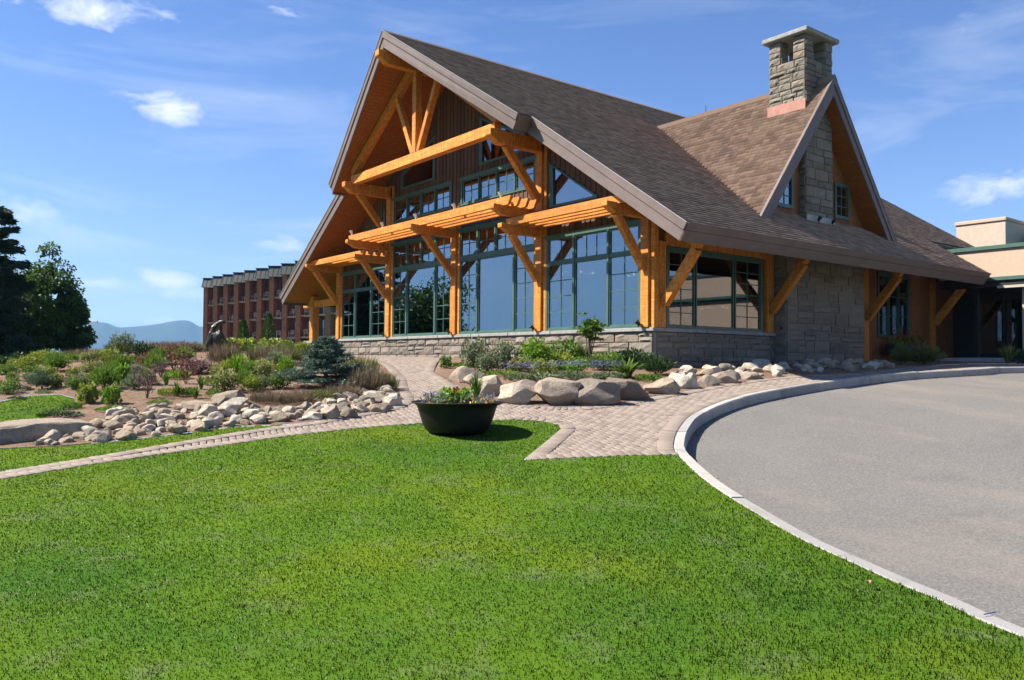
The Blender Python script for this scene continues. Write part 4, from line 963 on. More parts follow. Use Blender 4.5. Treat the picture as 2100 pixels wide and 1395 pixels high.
# ------------------------------------------------------------------ trees
def leafcloud(name, Cn, D, L, Wd, mat, tone, parent=None, droop=.15):
    """diamond leaves: base Cn, direction D, length L, width Wd"""
    n = len(Cn); Cn = np.asarray(Cn); D = np.asarray(D); D = D/(np.linalg.norm(D, axis=1)[:, None]+1e-9)
    R = rng.normal(size=(n, 3)); S = np.cross(D, R); S /= np.linalg.norm(S, axis=1)[:, None]+1e-9; L = np.broadcast_to(L, (n,))[:, None]; Wd = np.broadcast_to(Wd, (n,))[:, None]
    N = np.cross(S, D); a = Cn; b = Cn+D*L*.5+S*Wd*.5+N*Wd*.12; c = Cn+D*L-np.array([0, 0, 1])*L*droop; d = Cn+D*L*.5-S*Wd*.5+N*Wd*.12
    V = np.stack([a, b, c, d], 1).reshape(-1, 3); i = np.arange(n)*4; F = np.concatenate([np.stack([i, i+1, i+2], 1), np.stack([i, i+2, i+3], 1)])
    return npmesh(name, V, F, mat, np.repeat(tone, 4))
lf('leaf_maple', (.03, .07, .01), (.13, .22, .03), .35)
lf('needle_dark', (.014, .03, .016), (.045, .075, .032), .15)
vary('bark', (.06, .045, .035), (.1, .08, .065), 8, .95, .6, 30)
def grow(pts, rad0, n, spread, r):
    out = []
    for (P, d, L, R, lev) in pts: out.append((P, d, L, R, lev))
    return out
def broadleaf(label, x, y, h, w, seed, nleaf=9000, group=None, mat='leaf_maple', lsize=.3, name='deciduous_tree'):
    r = np.random.default_rng(seed); z = float(tz(x, y)); t = thing(name, label, 'tree', (x, y, z), group=group)
    m = MB(); tips = []
    def branch(P, d, L, R, lev):
        Q = P+d*L*.5+r.normal(size=3)*L*.04; E_ = P+d*L; m.tube([P, Q, E_], [R, R*.8, R*.6], 7 if lev < 2 else 5)
        if lev >= 3: tips.append(E_); return
        for k in range(4 if lev else 7):
            nd = unit(d*.55+r.normal(size=3)*.62+np.array([0, 0, .18])); branch(P+d*L*r.uniform(.45, 1.0), nd, L*r.uniform(.55, .8), R*.52, lev+1)
    branch(np.zeros(3), np.array([0, 0, 1.]), h*.34, h*.028, 0)
    m.build('trunk', MT['bark'], t)
    # clumps fill an uneven crown
    C = []; T = []; D = []; c0 = np.array([0, 0, h*.58]); ncl = 60
    cl = []
    for k in range(ncl):
        u = unit(r.normal(size=3)); rr = r.uniform(.35, 1)**.5; q = c0+u*rr*np.array([w*.44, w*.44, h*.40])*(1+.16*r.normal()); cl.append((q, r.uniform(.12, .2)*w))
    for T_ in tips: 
        if T_[2] > h*.15: cl.append((T_*np.array([.9, .9, 1]), .1*w))
    per = nleaf//len(cl)
    for q, s in cl:
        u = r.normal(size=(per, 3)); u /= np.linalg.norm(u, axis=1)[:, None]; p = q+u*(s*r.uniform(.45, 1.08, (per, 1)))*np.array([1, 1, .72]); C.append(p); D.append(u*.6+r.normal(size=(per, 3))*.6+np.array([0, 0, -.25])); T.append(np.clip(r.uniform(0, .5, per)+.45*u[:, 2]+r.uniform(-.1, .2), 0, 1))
    C, D, T = np.concatenate(C), np.concatenate(D), np.concatenate(T)
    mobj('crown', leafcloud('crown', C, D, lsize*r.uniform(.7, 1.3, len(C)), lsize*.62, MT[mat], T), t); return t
def conifer(label, x, y, h, w, seed, n=16000, group=None, mat='needle_dark', name='conifer_tree', lsize=.34):
    r = np.random.default_rng(seed); z = float(tz(x, y)); t = thing(name, label, 'tree', (x, y, z), group=group)
    m = MB().tube([(0, 0, -.2), (0, 0, h*.5), (0, 0, h*.98)], [h*.018, h*.011, .02], 8); C, D, T = [], [], []
    nb = int(h*7)
    for k in range(nb):
        f = (k+r.random())/nb; zz = h*(.07+.92*f); L = w*.5*(1-f)**.8*r.uniform(.7, 1.12)+.15; a = r.uniform(0, 6.283); d = np.array([math.cos(a), math.sin(a), -.12+.35*f]); P0 = np.array([0, 0, zz])
        m.tube([P0, P0+d*L*.6, P0+d*L+np.array([0, 0, .04*L])], [.035, .02, .008], 4); q = max(6, int(n/nb*(.35+1.3*(1-f)))); s = r.uniform(.12, 1, q)[:, None]
        side = np.cross(d, [0, 0, 1]); off = side*r.normal(size=(q, 1))*.22*L*(1.1-s)+np.array([0, 0, 1])*r.normal(size=(q, 1))*.05*L
        C.append(P0+d*L*s+off); D.append(d*.8+side*r.normal(size=(q, 1))*.7+np.array([0, 0, -.22])+r.normal(size=(q, 3))*.25); T.append(np.clip(r.uniform(0, .8, q)+.1, 0, 1))
    m.build('trunk', MT['bark'], t); C, D, T = np.concatenate(C), np.concatenate(D), np.concatenate(T)
    mobj('crown', leafcloud('crown', C, D, lsize*r.uniform(.7, 1.3, len(C)), lsize*.3, MT[mat], T), t); return t
def pos_at(px, p): q = (px-CX)/FPX*p; return xy(p, q)
x, y = pos_at(97, 44); broadleaf('big dark green leafy tree at the left, right of the tall conifer', x, y, 5.75, 3.5, 21, 30000, lsize=.2)
x, y = pos_at(-14, 41); conifer('tall dark conifer cut by the left edge of the picture', x, y, 8.4, 5.4, 22, 46000, lsize=.3)
x, y = pos_at(10, 50); broadleaf('dark leafy tree filling in behind the conifer at the left edge', x, y, 4.4, 4.2, 23, 16000, lsize=.22)
x, y = pos_at(150, 62); conifer('small dark conifer showing behind the lamp post at the left', x, y, 3.8, 2.0, 26, 4000, lsize=.25)
x, y = pos_at(152, 50); broadleaf('young pale green tree rising behind the mound near the lamp post', x, y, 2.0, 2.0, 24, 2500, mat='leaf_maple', lsize=.16)
# trees across the valley lawn, mirrored in the front windows
for k, (x, y, h, w_) in enumerate(((-13, 40, 9.5, 4), (-17.5, 38, 7.4, 7.5), (-19.5, 47, 10, 4.5))):
    (conifer if k != 1 else broadleaf)(['tall slim conifer mirrored in the left front window', 'broad leafy tree mirrored in the front window left of centre', 'tallest conifer out of view to the left, mirrored in the glass'][k], x, y, h, w_, 60+k, 14000, lsize=.32)
# slim arborvitae by the hotel
for k, (px, p, h) in enumerate(((499, 60, 1.75), (551, 56, 2.0))):
    x, y = pos_at(px, p); t = thing('arborvitae', ['slim green columnar evergreen by the hotel, the left of two', 'slim green columnar evergreen by the hotel, the right of two'][k], 'tree', (x, y, float(tz(x, y))), group='columnar evergreens by the hotel')
    MB().tube([(0, 0, -.1), (0, 0, h+.6)], [.05, .02], 6).build('trunk', MT['bark'], t); n = 2600; zz = rng.uniform(.05, h+.95, n); a = rng.uniform(0, 6.28, n); rr = .36*np.sqrt(rng.uniform(.4, 1, n))*np.clip(1.15-(zz/(h+1))**3, .1, 1)
    lf('leaf_cedar', (.03, .075, .01), (.09, .17, .02), .2) if 'leaf_cedar' not in MT else None
    mobj('crown', leafcloud('crown', np.stack([rr*np.cos(a), rr*np.sin(a), zz], 1), np.stack([np.cos(a), np.sin(a), np.full(n, 1.2)], 1), .16, .07, MT['leaf_cedar'], rng.random(n)), t)
# ------------------------------------------------------------------ street lamp
x, y = pos_at(168, 58); zg = float(tz(x, y)); lp = thing('street_lamp', 'thin grey street lamp with two arms beside the big leafy tree', 'street lamp', (x, y, zg), rz=-YAW)
hl = 1.6+(736-663)/FPX*58-zg
MB().tube([(0, 0, 0), (0, 0, hl)], [.07, .045], 8).build('pole', MT['ridge_metal'], lp)
MB().tube([(-.35, 0, hl-.18), (0, 0, hl-.03), (.75, 0, hl+.06)], .025, 6).build('arm', MT['ridge_metal'], lp)
for s in (.35, .85): MB().add([(s-.2, -.1, hl+.02), (s+.25, -.12, hl+.06), (s+.25, .12, hl+.06), (s-.2, .1, hl+.02), (s-.15, -.06, hl+.12), (s+.2, -.08, hl+.15), (s+.2, .08, hl+.15), (s-.15, .06, hl+.12)], [(3, 2, 1, 0), (4, 5, 6, 7), (0, 1, 5, 4), (1, 2, 6, 5), (2, 3, 7, 6), (3, 0, 4, 7)]).build('lamp_head', MT['ridge_metal'], lp)
# ------------------------------------------------------------------ haze
def haze():
    t = NT('haze_air'); t.n.remove(t.b); v = t.n.new('ShaderNodeVolumePrincipled'); v.inputs['Color'].default_value = (.28, .57, 1, 1); v.inputs['Density'].default_value = .00012; v.inputs['Anisotropy'].default_value = .1
    t.l.new(v.outputs[0], t.out.inputs['Volume'])
    o = box('haze', t.m, None, -6600, 6600, -6600, 6600, -30, 400); tag(o, kind='stuff'); return o
haze()
# ------------------------------------------------------------------ rocks
def rock_proto(i, sub=3, flat=.75, cuts=8, rough=.05):
    r = np.random.default_rng(300+i); bm = bmesh.new(); bmesh.ops.create_icosphere(bm, subdivisions=sub, radius=1)
    V = np.array([v.co[:] for v in bm.verts]); 
    for k in range(cuts):
        n = unit(r.normal(size=3)*np.array([1, 1, .7])); d = r.uniform(.52, .86); s = V@n; ov = np.maximum(s-d, 0); V -= ov[:, None]*n*.985
    ph = r.uniform(0, 6.28, (7, 3)); fr = r.uniform(1.5, 5.5, (7, 3))
    for k in range(7): V *= 1+rough*np.sin(V@fr[k]+ph[k, 0])[:, None]*(.9**k)
    V += r.normal(size=V.shape)*rough*.12
    ext = (V.max(0)-V.min(0))/2; V = (V-(V.max(0)+V.min(0))/2)/ext
    for v, c in zip(bm.verts, V): v.co = c
    me = bpy.data.meshes.new('rock'); bm.to_mesh(me); bm.free()
    for p in me.polygons: p.use_smooth = True
    me.set_sharp_from_angle(angle=rad(24)); return me
RP0 = [rock_proto(i, 3, cuts=11, rough=.035) for i in range(12)]; RB_ = [rock_proto(50+i, 4, cuts=20, rough=.03) for i in range(9)]; RP_ = {}
for mt in ('fieldstone', 'fieldstone_pale', 'fieldstone_grey'):
    RP_[mt] = [me.copy() for me in RP0]
    for me in RP_[mt]: me.materials.append(MT[mt])
def boulder(px0, px1, py0, py1, mat, label, i, name='boulder', cat='boulder', group='boulders edging the front planting bed', dfac=.8, rz=None, tilt=0):
    """a boulder whose outline fills this box of the survey photograph"""
    P = at((px0+px1)/2, py1-2); k = depth(P)/FPX; w, h = (px1-px0)*k, (py1-py0)*k
    me = RB_[i % len(RB_)].copy(); me.materials.clear(); me.materials.append(MT[mat]); hd = w*dfac/2
    c = P[:2]+np.array([HX, HY])*hd*.75; z = float(P[2]); hh = (h+.14*w*.5)/2
    o = mobj(name, me, None, (c[0], c[1], z+h-hh-.02), -YAW); o.scale = (w/2*1.17, hd, hh); o.rotation_euler = (0, tilt, -YAW+(rz or 0)); return tag(o, label, cat, group)
BL = [(921, 981, 750, 788, 'boulder_tan', 'orange-tan boulder at the left tip of the front bed, beside the paving'),
      (952, 996, 762, 793, 'boulder_pale', 'small pale boulder squeezed behind the kettle planter grass, left end of the row'),
      (971, 1036, 769, 816, 'boulder_pale', 'pale grey-topped boulder right behind the kettle planter'),
      (1027, 1108, 778, 833, 'boulder_pale', 'whitest boulder of the row, just right of the kettle planter'),
      (1103, 1188, 774, 835, 'boulder_tan', 'tall tan boulder between the white boulder and a blocky brown one'),
      (1173, 1268, 776, 835, 'boulder_grey', 'blocky brown boulder with flat top in the middle of the row'),
      (1247, 1332, 774, 825, 'boulder_grey', 'rounded grey-brown boulder right of the blocky one'),
      (1327, 1394, 774, 812, 'boulder_tan', 'low squarish brown boulder left of the cream boulder near the corner'),
      (1358, 1432, 764, 800, 'boulder_pale', 'cream white boulder below the dark yew at the house corner'),
      (1431, 1480, 768, 794, 'boulder_grey', 'dark small boulder right of the cream white one'),
      (1462, 1524, 758, 789, 'boulder_tan', 'smooth brown boulder near the right end of the row'),
      (1518, 1568, 763, 781, 'boulder_tan', 'last low boulder of the row before the cobbles')]
for i, b in enumerate(BL): boulder(*b[:5], b[5], i, dfac=.75)
BG = 'larger stones of the left rock bed'
for i, (a, b, c, d, mt, lab, tl) in enumerate([(434, 504, 800, 836, 'boulder_grey', 'grey speckled boulder standing highest in the left rock bed', 0), (436, 498, 818, 858, 'boulder_pale', 'long pale tan boulder leaning up right in the left rock bed', -.35),
        (364, 432, 822, 845, 'boulder_tan', 'pinkish flat boulder left of the grey speckled one', 0), (405, 440, 828, 862, 'boulder_pale', 'small pale boulder below the pinkish flat one', 0), (500, 545, 836, 866, 'boulder_pale', 'cream boulder right of the long leaning one', -.2),
        (658, 693, 829, 863, 'boulder_tan', 'upright tan stone at the path edge, left of a squarish one', 0), (692, 729, 832, 860, 'boulder_grey', 'squarish brown stone at the path edge', 0), (721, 753, 829, 849, 'boulder_grey', 'dark cracked stone at the path edge right of the squarish one', 0),
        (750, 800, 825, 848, 'boulder_tan', 'long low stone at the path edge near the bed tip', 0), (788, 824, 807, 836, 'boulder_pale', 'pale rounded stone at the very tip of the left bed', 0), (736, 782, 814, 831, 'boulder_tan', 'oval tan stone behind the long low edge stone', 0), (745, 786, 801, 820, 'boulder_tan', 'oval stone highest behind the bed tip', 0),
        (620, 657, 844, 865, 'boulder_pale', 'white stone at the path edge below the heather', 0), (582, 614, 846, 864, 'boulder_tan', 'low tan stone in the grass left of the white edge stone', 0), (540, 583, 842, 868, 'boulder_tan', 'rounded tan stone in the grass at the middle of the rock bed', 0)]):
    boulder(a, b, c, d, mt, lab, 20+i, name='boulder', group=BG, tilt=tl)
# the flat slab used as a seat
def slab():
    A, B = at(-80, 922), at(190, 893); d = unit((B-A)[:2]); n = np.array([-d[1], d[0]]); r = np.random.default_rng(5)
    if n@np.array([HX, HY]) < 0: n = -n
    L = np.linalg.norm((B-A)[:2]); N = 9; V, F = [], []; za, zb = float(tz(*A[:2])), float(tz(*B[:2]))
    prof = [(0.03, -.15), (.0, .08), (.02, .20), (.05, .225), (.5, .25), (.85, .23), (.92, .15), (.92, -.15)]
    for dep, zz in prof:
        for i in range(N+1):
            s = i/N; sh = (1-.25*max(0, s-.75)/.25) if zz > 0 else 1; c = A[:2]+d*L*(s-(.02 if zz > .2 and i == N else 0))+n*(.03+dep*(1-.3*max(0, s-.7)/.3)+r.normal()*.012); V.append((c[0], c[1], za*(1-s)+zb*s+zz*sh+r.normal()*.006))
    M = len(prof)
    for j in range(M-1): F += [(j*(N+1)+i, j*(N+1)+i+1, (j+1)*(N+1)+i+1, (j+1)*(N+1)+i) for i in range(N)]
    F += [tuple(j*(N+1) for j in range(M)), tuple(j*(N+1)+N for j in range(M-1, -1, -1))]
    o = MB().add(V, F).build('stone_slab', MT['boulder_tan'], bevel=.008)
    return tag(o, 'long flat-topped tan rock slab at the left edge of the rock bed', 'rock slab')
slab()
def cobbles(poly, n, smin, smax, where, group, seed):
    """stones heaped in a pixel outline"""
    r = random.Random(seed); W2_ = w2(poly); xs = [p[0] for p in W2_]; ys = [p[1] for p in W2_]; placed = []; tries = 0; Q = sorted(pq(*p)[1] for p in W2_); q0, q1 = Q[0], Q[-1]
    while len(placed) < n and tries < n*90:
        tries += 1; x, y = r.uniform(min(xs), max(xs)), r.uniform(min(ys), max(ys))
        if not inside(W2_, np.array([x]), np.array([y]))[0]: continue
        s = smin+(smax-smin)*r.random()**1.6
        if any((x-a)**2+(y-b)**2 < ((s+c)*.66)**2 for a, b, c in placed): continue
        placed.append((x, y, s)); mt = r.choice(('fieldstone', 'fieldstone', 'fieldstone_pale', 'fieldstone_pale', 'fieldstone_grey')); f = (pq(x, y)[1]-q0)/(q1-q0); o = mobj('cobblestone', RP_[mt][r.randrange(12)], None, (x, y, float(tz(x, y))+s*.36))
        o.scale = (s*r.uniform(.95, 1.3), s*r.uniform(.75, 1), s*r.uniform(.6, .85)); o.rotation_euler = (r.uniform(-.35, .35), r.uniform(-.35, .35), r.uniform(0, 6.28))
        size = 'large' if s > smin+.62*(smax-smin) else 'small' if s < smin+.22*(smax-smin) else 'medium'
        tag(o, f"{size} {dict(fieldstone='tan', fieldstone_pale='cream', fieldstone_grey='grey')[mt]} cobblestone in the {['far left', 'left', 'middle', 'right', 'far right'][min(4, int(f*5))]} part of the {where}", 'stone', group)
    return len(placed)
CB1 = [(70, 917), (130, 913), (230, 905), (380, 888), (480, 875), (560, 871), (640, 865), (700, 855), (780, 840), (818, 826), (805, 806), (740, 806), (680, 822), (610, 838), (540, 838), (430, 838), (330, 838), (230, 848), (190, 872), (196, 890), (60, 912)]
N1 = cobbles(CB1, 215, .05, .14, 'rock bed below the shrubs', 'cobbles of the left rock bed', 1)
CB2 = [(1400, 790), (1440, 775), (1500, 768), (1560, 776), (1640, 769), (1760, 765), (1830, 756), (1800, 746), (1700, 747), (1600, 750), (1500, 757), (1440, 762), (1370, 770)]
N2 = cobbles(CB2, 80, .08, .2, 'rock strip under the side wall', 'cobbles along the side wall', 2)
# ------------------------------------------------------------------ plants
lf('leaf_yellowgreen', (.12, .18, .018), (.33, .38, .045)); lf('leaf_green', (.06, .135, .015), (.18, .29, .035)); lf('leaf_bright', (.08, .19, .012), (.25, .4, .03)); lf('leaf_dark', (.015, .045, .012), (.05, .1, .022), .2)
lf('leaf_blue', (.05, .085, .045), (.12, .17, .09), .25); lf('leaf_variegated', (.1, .14, .03), (.42, .4, .14)); lf('leaf_red', (.09, .03, .02), (.24, .085, .05)); lf('leaf_mauve', (.09, .045, .05), (.26, .16, .17)); lf('leaf_greygreen', (.09, .13, .06), (.25, .3, .15))
lf('heather_brown', (.07, .055, .03), (.27, .2, .125), .25); lf('heather_green', (.07, .09, .02), (.2, .21, .06), .25); lf('blade_green', (.05, .12, .015), (.18, .28, .03), .3); lf('needle_blue', (.035, .07, .045), (.2, .28, .2), .12); lf('petal_blue', (.1, .1, .3), (.26, .25, .55)); lf('petal_red', (.45, .02, .02), (.7, .05, .06)); lf('petal_orange', (.8, .25, .02), (.9, .45, .04)); lf('petal_purple', (.06, .01, .05), (.16, .03, .12)); lf('petal_yellow', (.8, .55, .05), (.9, .7, .1))
PC = {}
def plant_mesh(kind, mat, v):
    """crown of unit height and unit half width, cached"""
    key = (kind, mat, v)
    if key in PC: return PC[key]
    r = np.random.default_rng(hash((kind, v)) % 9999 if False else sum(map(ord, kind))*13+v*7)
    M = MT[mat]
    if kind == 'bush':
        n = 900; cl = [(np.array([.62*math.cos(a)*q, .62*math.sin(a)*q, .2+.6*z]), .34) for a, q, z in zip(r.uniform(0, 6.28, 13), r.uniform(.15, 1, 13)**.6, r.uniform(0, 1, 13))]
        C, D, T = [], [], []
        for c, s in cl:
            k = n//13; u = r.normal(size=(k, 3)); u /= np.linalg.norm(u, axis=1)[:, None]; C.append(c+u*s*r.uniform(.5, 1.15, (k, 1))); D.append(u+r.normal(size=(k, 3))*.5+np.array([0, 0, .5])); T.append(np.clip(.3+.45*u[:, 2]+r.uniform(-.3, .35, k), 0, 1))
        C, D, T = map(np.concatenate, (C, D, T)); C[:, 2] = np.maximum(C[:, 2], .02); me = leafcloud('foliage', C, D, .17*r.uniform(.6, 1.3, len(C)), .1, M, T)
    elif kind == 'broad':
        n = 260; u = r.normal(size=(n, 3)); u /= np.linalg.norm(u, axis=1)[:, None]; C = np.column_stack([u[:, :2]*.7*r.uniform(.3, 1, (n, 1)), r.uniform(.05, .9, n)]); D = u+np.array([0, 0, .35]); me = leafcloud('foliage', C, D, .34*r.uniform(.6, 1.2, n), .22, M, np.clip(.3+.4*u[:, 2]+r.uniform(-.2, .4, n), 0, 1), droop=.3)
    elif kind == 'feather':
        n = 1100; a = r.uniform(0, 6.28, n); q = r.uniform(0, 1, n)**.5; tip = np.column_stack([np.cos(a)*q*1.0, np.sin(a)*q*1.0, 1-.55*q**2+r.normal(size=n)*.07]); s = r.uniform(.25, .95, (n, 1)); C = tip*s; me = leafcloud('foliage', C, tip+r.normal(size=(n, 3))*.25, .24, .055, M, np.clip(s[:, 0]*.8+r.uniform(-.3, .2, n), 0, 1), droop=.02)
    elif kind == 'heather':
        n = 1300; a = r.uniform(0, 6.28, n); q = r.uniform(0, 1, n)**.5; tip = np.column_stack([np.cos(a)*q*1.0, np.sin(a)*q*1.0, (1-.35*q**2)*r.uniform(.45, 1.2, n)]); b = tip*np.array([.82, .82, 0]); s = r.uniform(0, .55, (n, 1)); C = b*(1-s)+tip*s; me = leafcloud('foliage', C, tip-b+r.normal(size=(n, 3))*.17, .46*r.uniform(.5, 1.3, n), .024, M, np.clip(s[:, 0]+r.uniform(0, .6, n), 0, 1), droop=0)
    elif kind == 'low':
        n = 700; a = r.uniform(0, 6.28, n); q = r.uniform(0, 1, n)**.6; C = np.column_stack([np.cos(a)*q, np.sin(a)*q, (1-q*.75)*r.uniform(.2, .9, n)]); me = leafcloud('foliage', C, np.column_stack([np.cos(a), np.sin(a), r.uniform(.2, 1.2, n)]), .22, .07, M, r.random(n), droop=.02)
    elif kind == 'blades':
        n = 90; V, F, T = [], [], []
        for k in range(n):
            a = r.uniform(0, 6.28); q = r.uniform(.1, 1.0); w = .05*r.uniform(.7, 1.3); s = np.array([-math.sin(a), math.cos(a), 0])*w; b0 = np.array([math.cos(a), math.sin(a), 0])*.14*r.random(); tp = r.uniform(.6, 1.05); o = len(V)
            for f, ww in ((0, .8), (.4, 1), (.75, .7), (1, .02)): P = b0+np.array([math.cos(a)*q*f**1.6, math.sin(a)*q*f**1.6, tp*(f-.35*q*f**3)]); V += [P-s*ww, P+s*ww]
            F += [(o, o+1, o+3, o+2), (o+2, o+3, o+5, o+4), (o+4, o+5, o+7, o+6)]; T += [r.random()]*8
        me = npmesh('foliage', V, F, M, T)
    elif kind == 'twiggy':
        n = 300; st = MB(); C, D, T = [], [], []
        for k in range(16):
            a = r.uniform(0, 6.28); q = r.uniform(.3, 1); tip = np.array([math.cos(a)*q*.8, math.sin(a)*q*.8, r.uniform(.75, 1.05)]); kk = n//16; s = r.uniform(.4, 1.05, (kk, 1)); C.append(tip*s*np.array([1, 1, 1])+r.normal(size=(kk, 3))*.09); D.append(tip+r.normal(size=(kk, 3))*.8); T.append(r.random(kk))
        C, D, T = map(np.concatenate, (C, D, T)); me = leafcloud('foliage', C, D, .12, .07, M, T)
    elif kind == 'spike':
        n = 420; a = r.uniform(0, 6.28, n); q = r.uniform(0, 1, n)**.5; C = np.column_stack([np.cos(a)*q*.95, np.sin(a)*q*.95, r.uniform(0, .55, n)*(1-.3*q)]); me = leafcloud('foliage', C, np.column_stack([np.cos(a)*.5, np.sin(a)*.5, np.full(n, 1.)])+r.normal(size=(n, 3))*.3, .3, .1, M, r.random(n), droop=.1)
    PC[key] = me; return me
def stems_mesh(v):
    if ('st', v) in PC: return PC[('st', v)]
    r = np.random.default_rng(v+900); m = MB()
    for k in range(9): a = r.uniform(0, 6.28); q = r.uniform(.2, .75); m.tube([(0, 0, -.05), (math.cos(a)*q*.5, math.sin(a)*q*.5, .4), (math.cos(a)*q, math.sin(a)*q, .85)], [.02, .014, .007], 4)
    PC[('st', v)] = m.mesh('stems', MT['bark']); return PC[('st', v)]
PIDX = [0]; PS = 1.32
def plant(px, py, w, h, kind, mat, label, name='shrub', cat='shrub', flowers=None, pos=None, group='garden shrubs', stems=True):
    """a plant whose foot shows at (px, py), w and h its size in pixels of the survey photograph"""
    P = at(px, py) if pos is None else np.array([*pos, float(tz(*pos))]); k = depth(P)/FPX*PS; i = PIDX[0]; PIDX[0] += 1
    t = thing(name, label, cat, tuple(P), random.uniform(0, 6.28), group); sc = (w*k/2*(1 if 'front bed' not in group else .9), w*k/2, h*k*(.84 if 'front bed' not in group else .74))
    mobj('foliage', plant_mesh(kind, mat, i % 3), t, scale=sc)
    if stems and kind in ('bush', 'twiggy', 'feather', 'broad'): mobj('stems', stems_mesh(i % 3), t, scale=sc)
    if flowers:
        r = np.random.default_rng(i); n = flowers[1]; a = r.uniform(0, 6.28, n); q = r.uniform(.1, 1, n)**.5; C = np.column_stack([np.cos(a)*q*w*k/2, np.sin(a)*q*w*k/2, h*k*(.8+.35*r.random(n))]); tag(mobj('flowers', leafcloud('flowers', C, r.normal(size=(n, 3))+np.array([0, 0, .6]), flowers[2], flowers[2]*.8, MT[flowers[0]], r.random(n)), t), kind='stuff')
    return t
YG, GR, BR, DK, BU, VA, RE, MA, GG = 'leaf_yellowgreen', 'leaf_green', 'leaf_bright', 'leaf_dark', 'leaf_blue', 'leaf_variegated', 'leaf_red', 'leaf_mauve', 'leaf_greygreen'
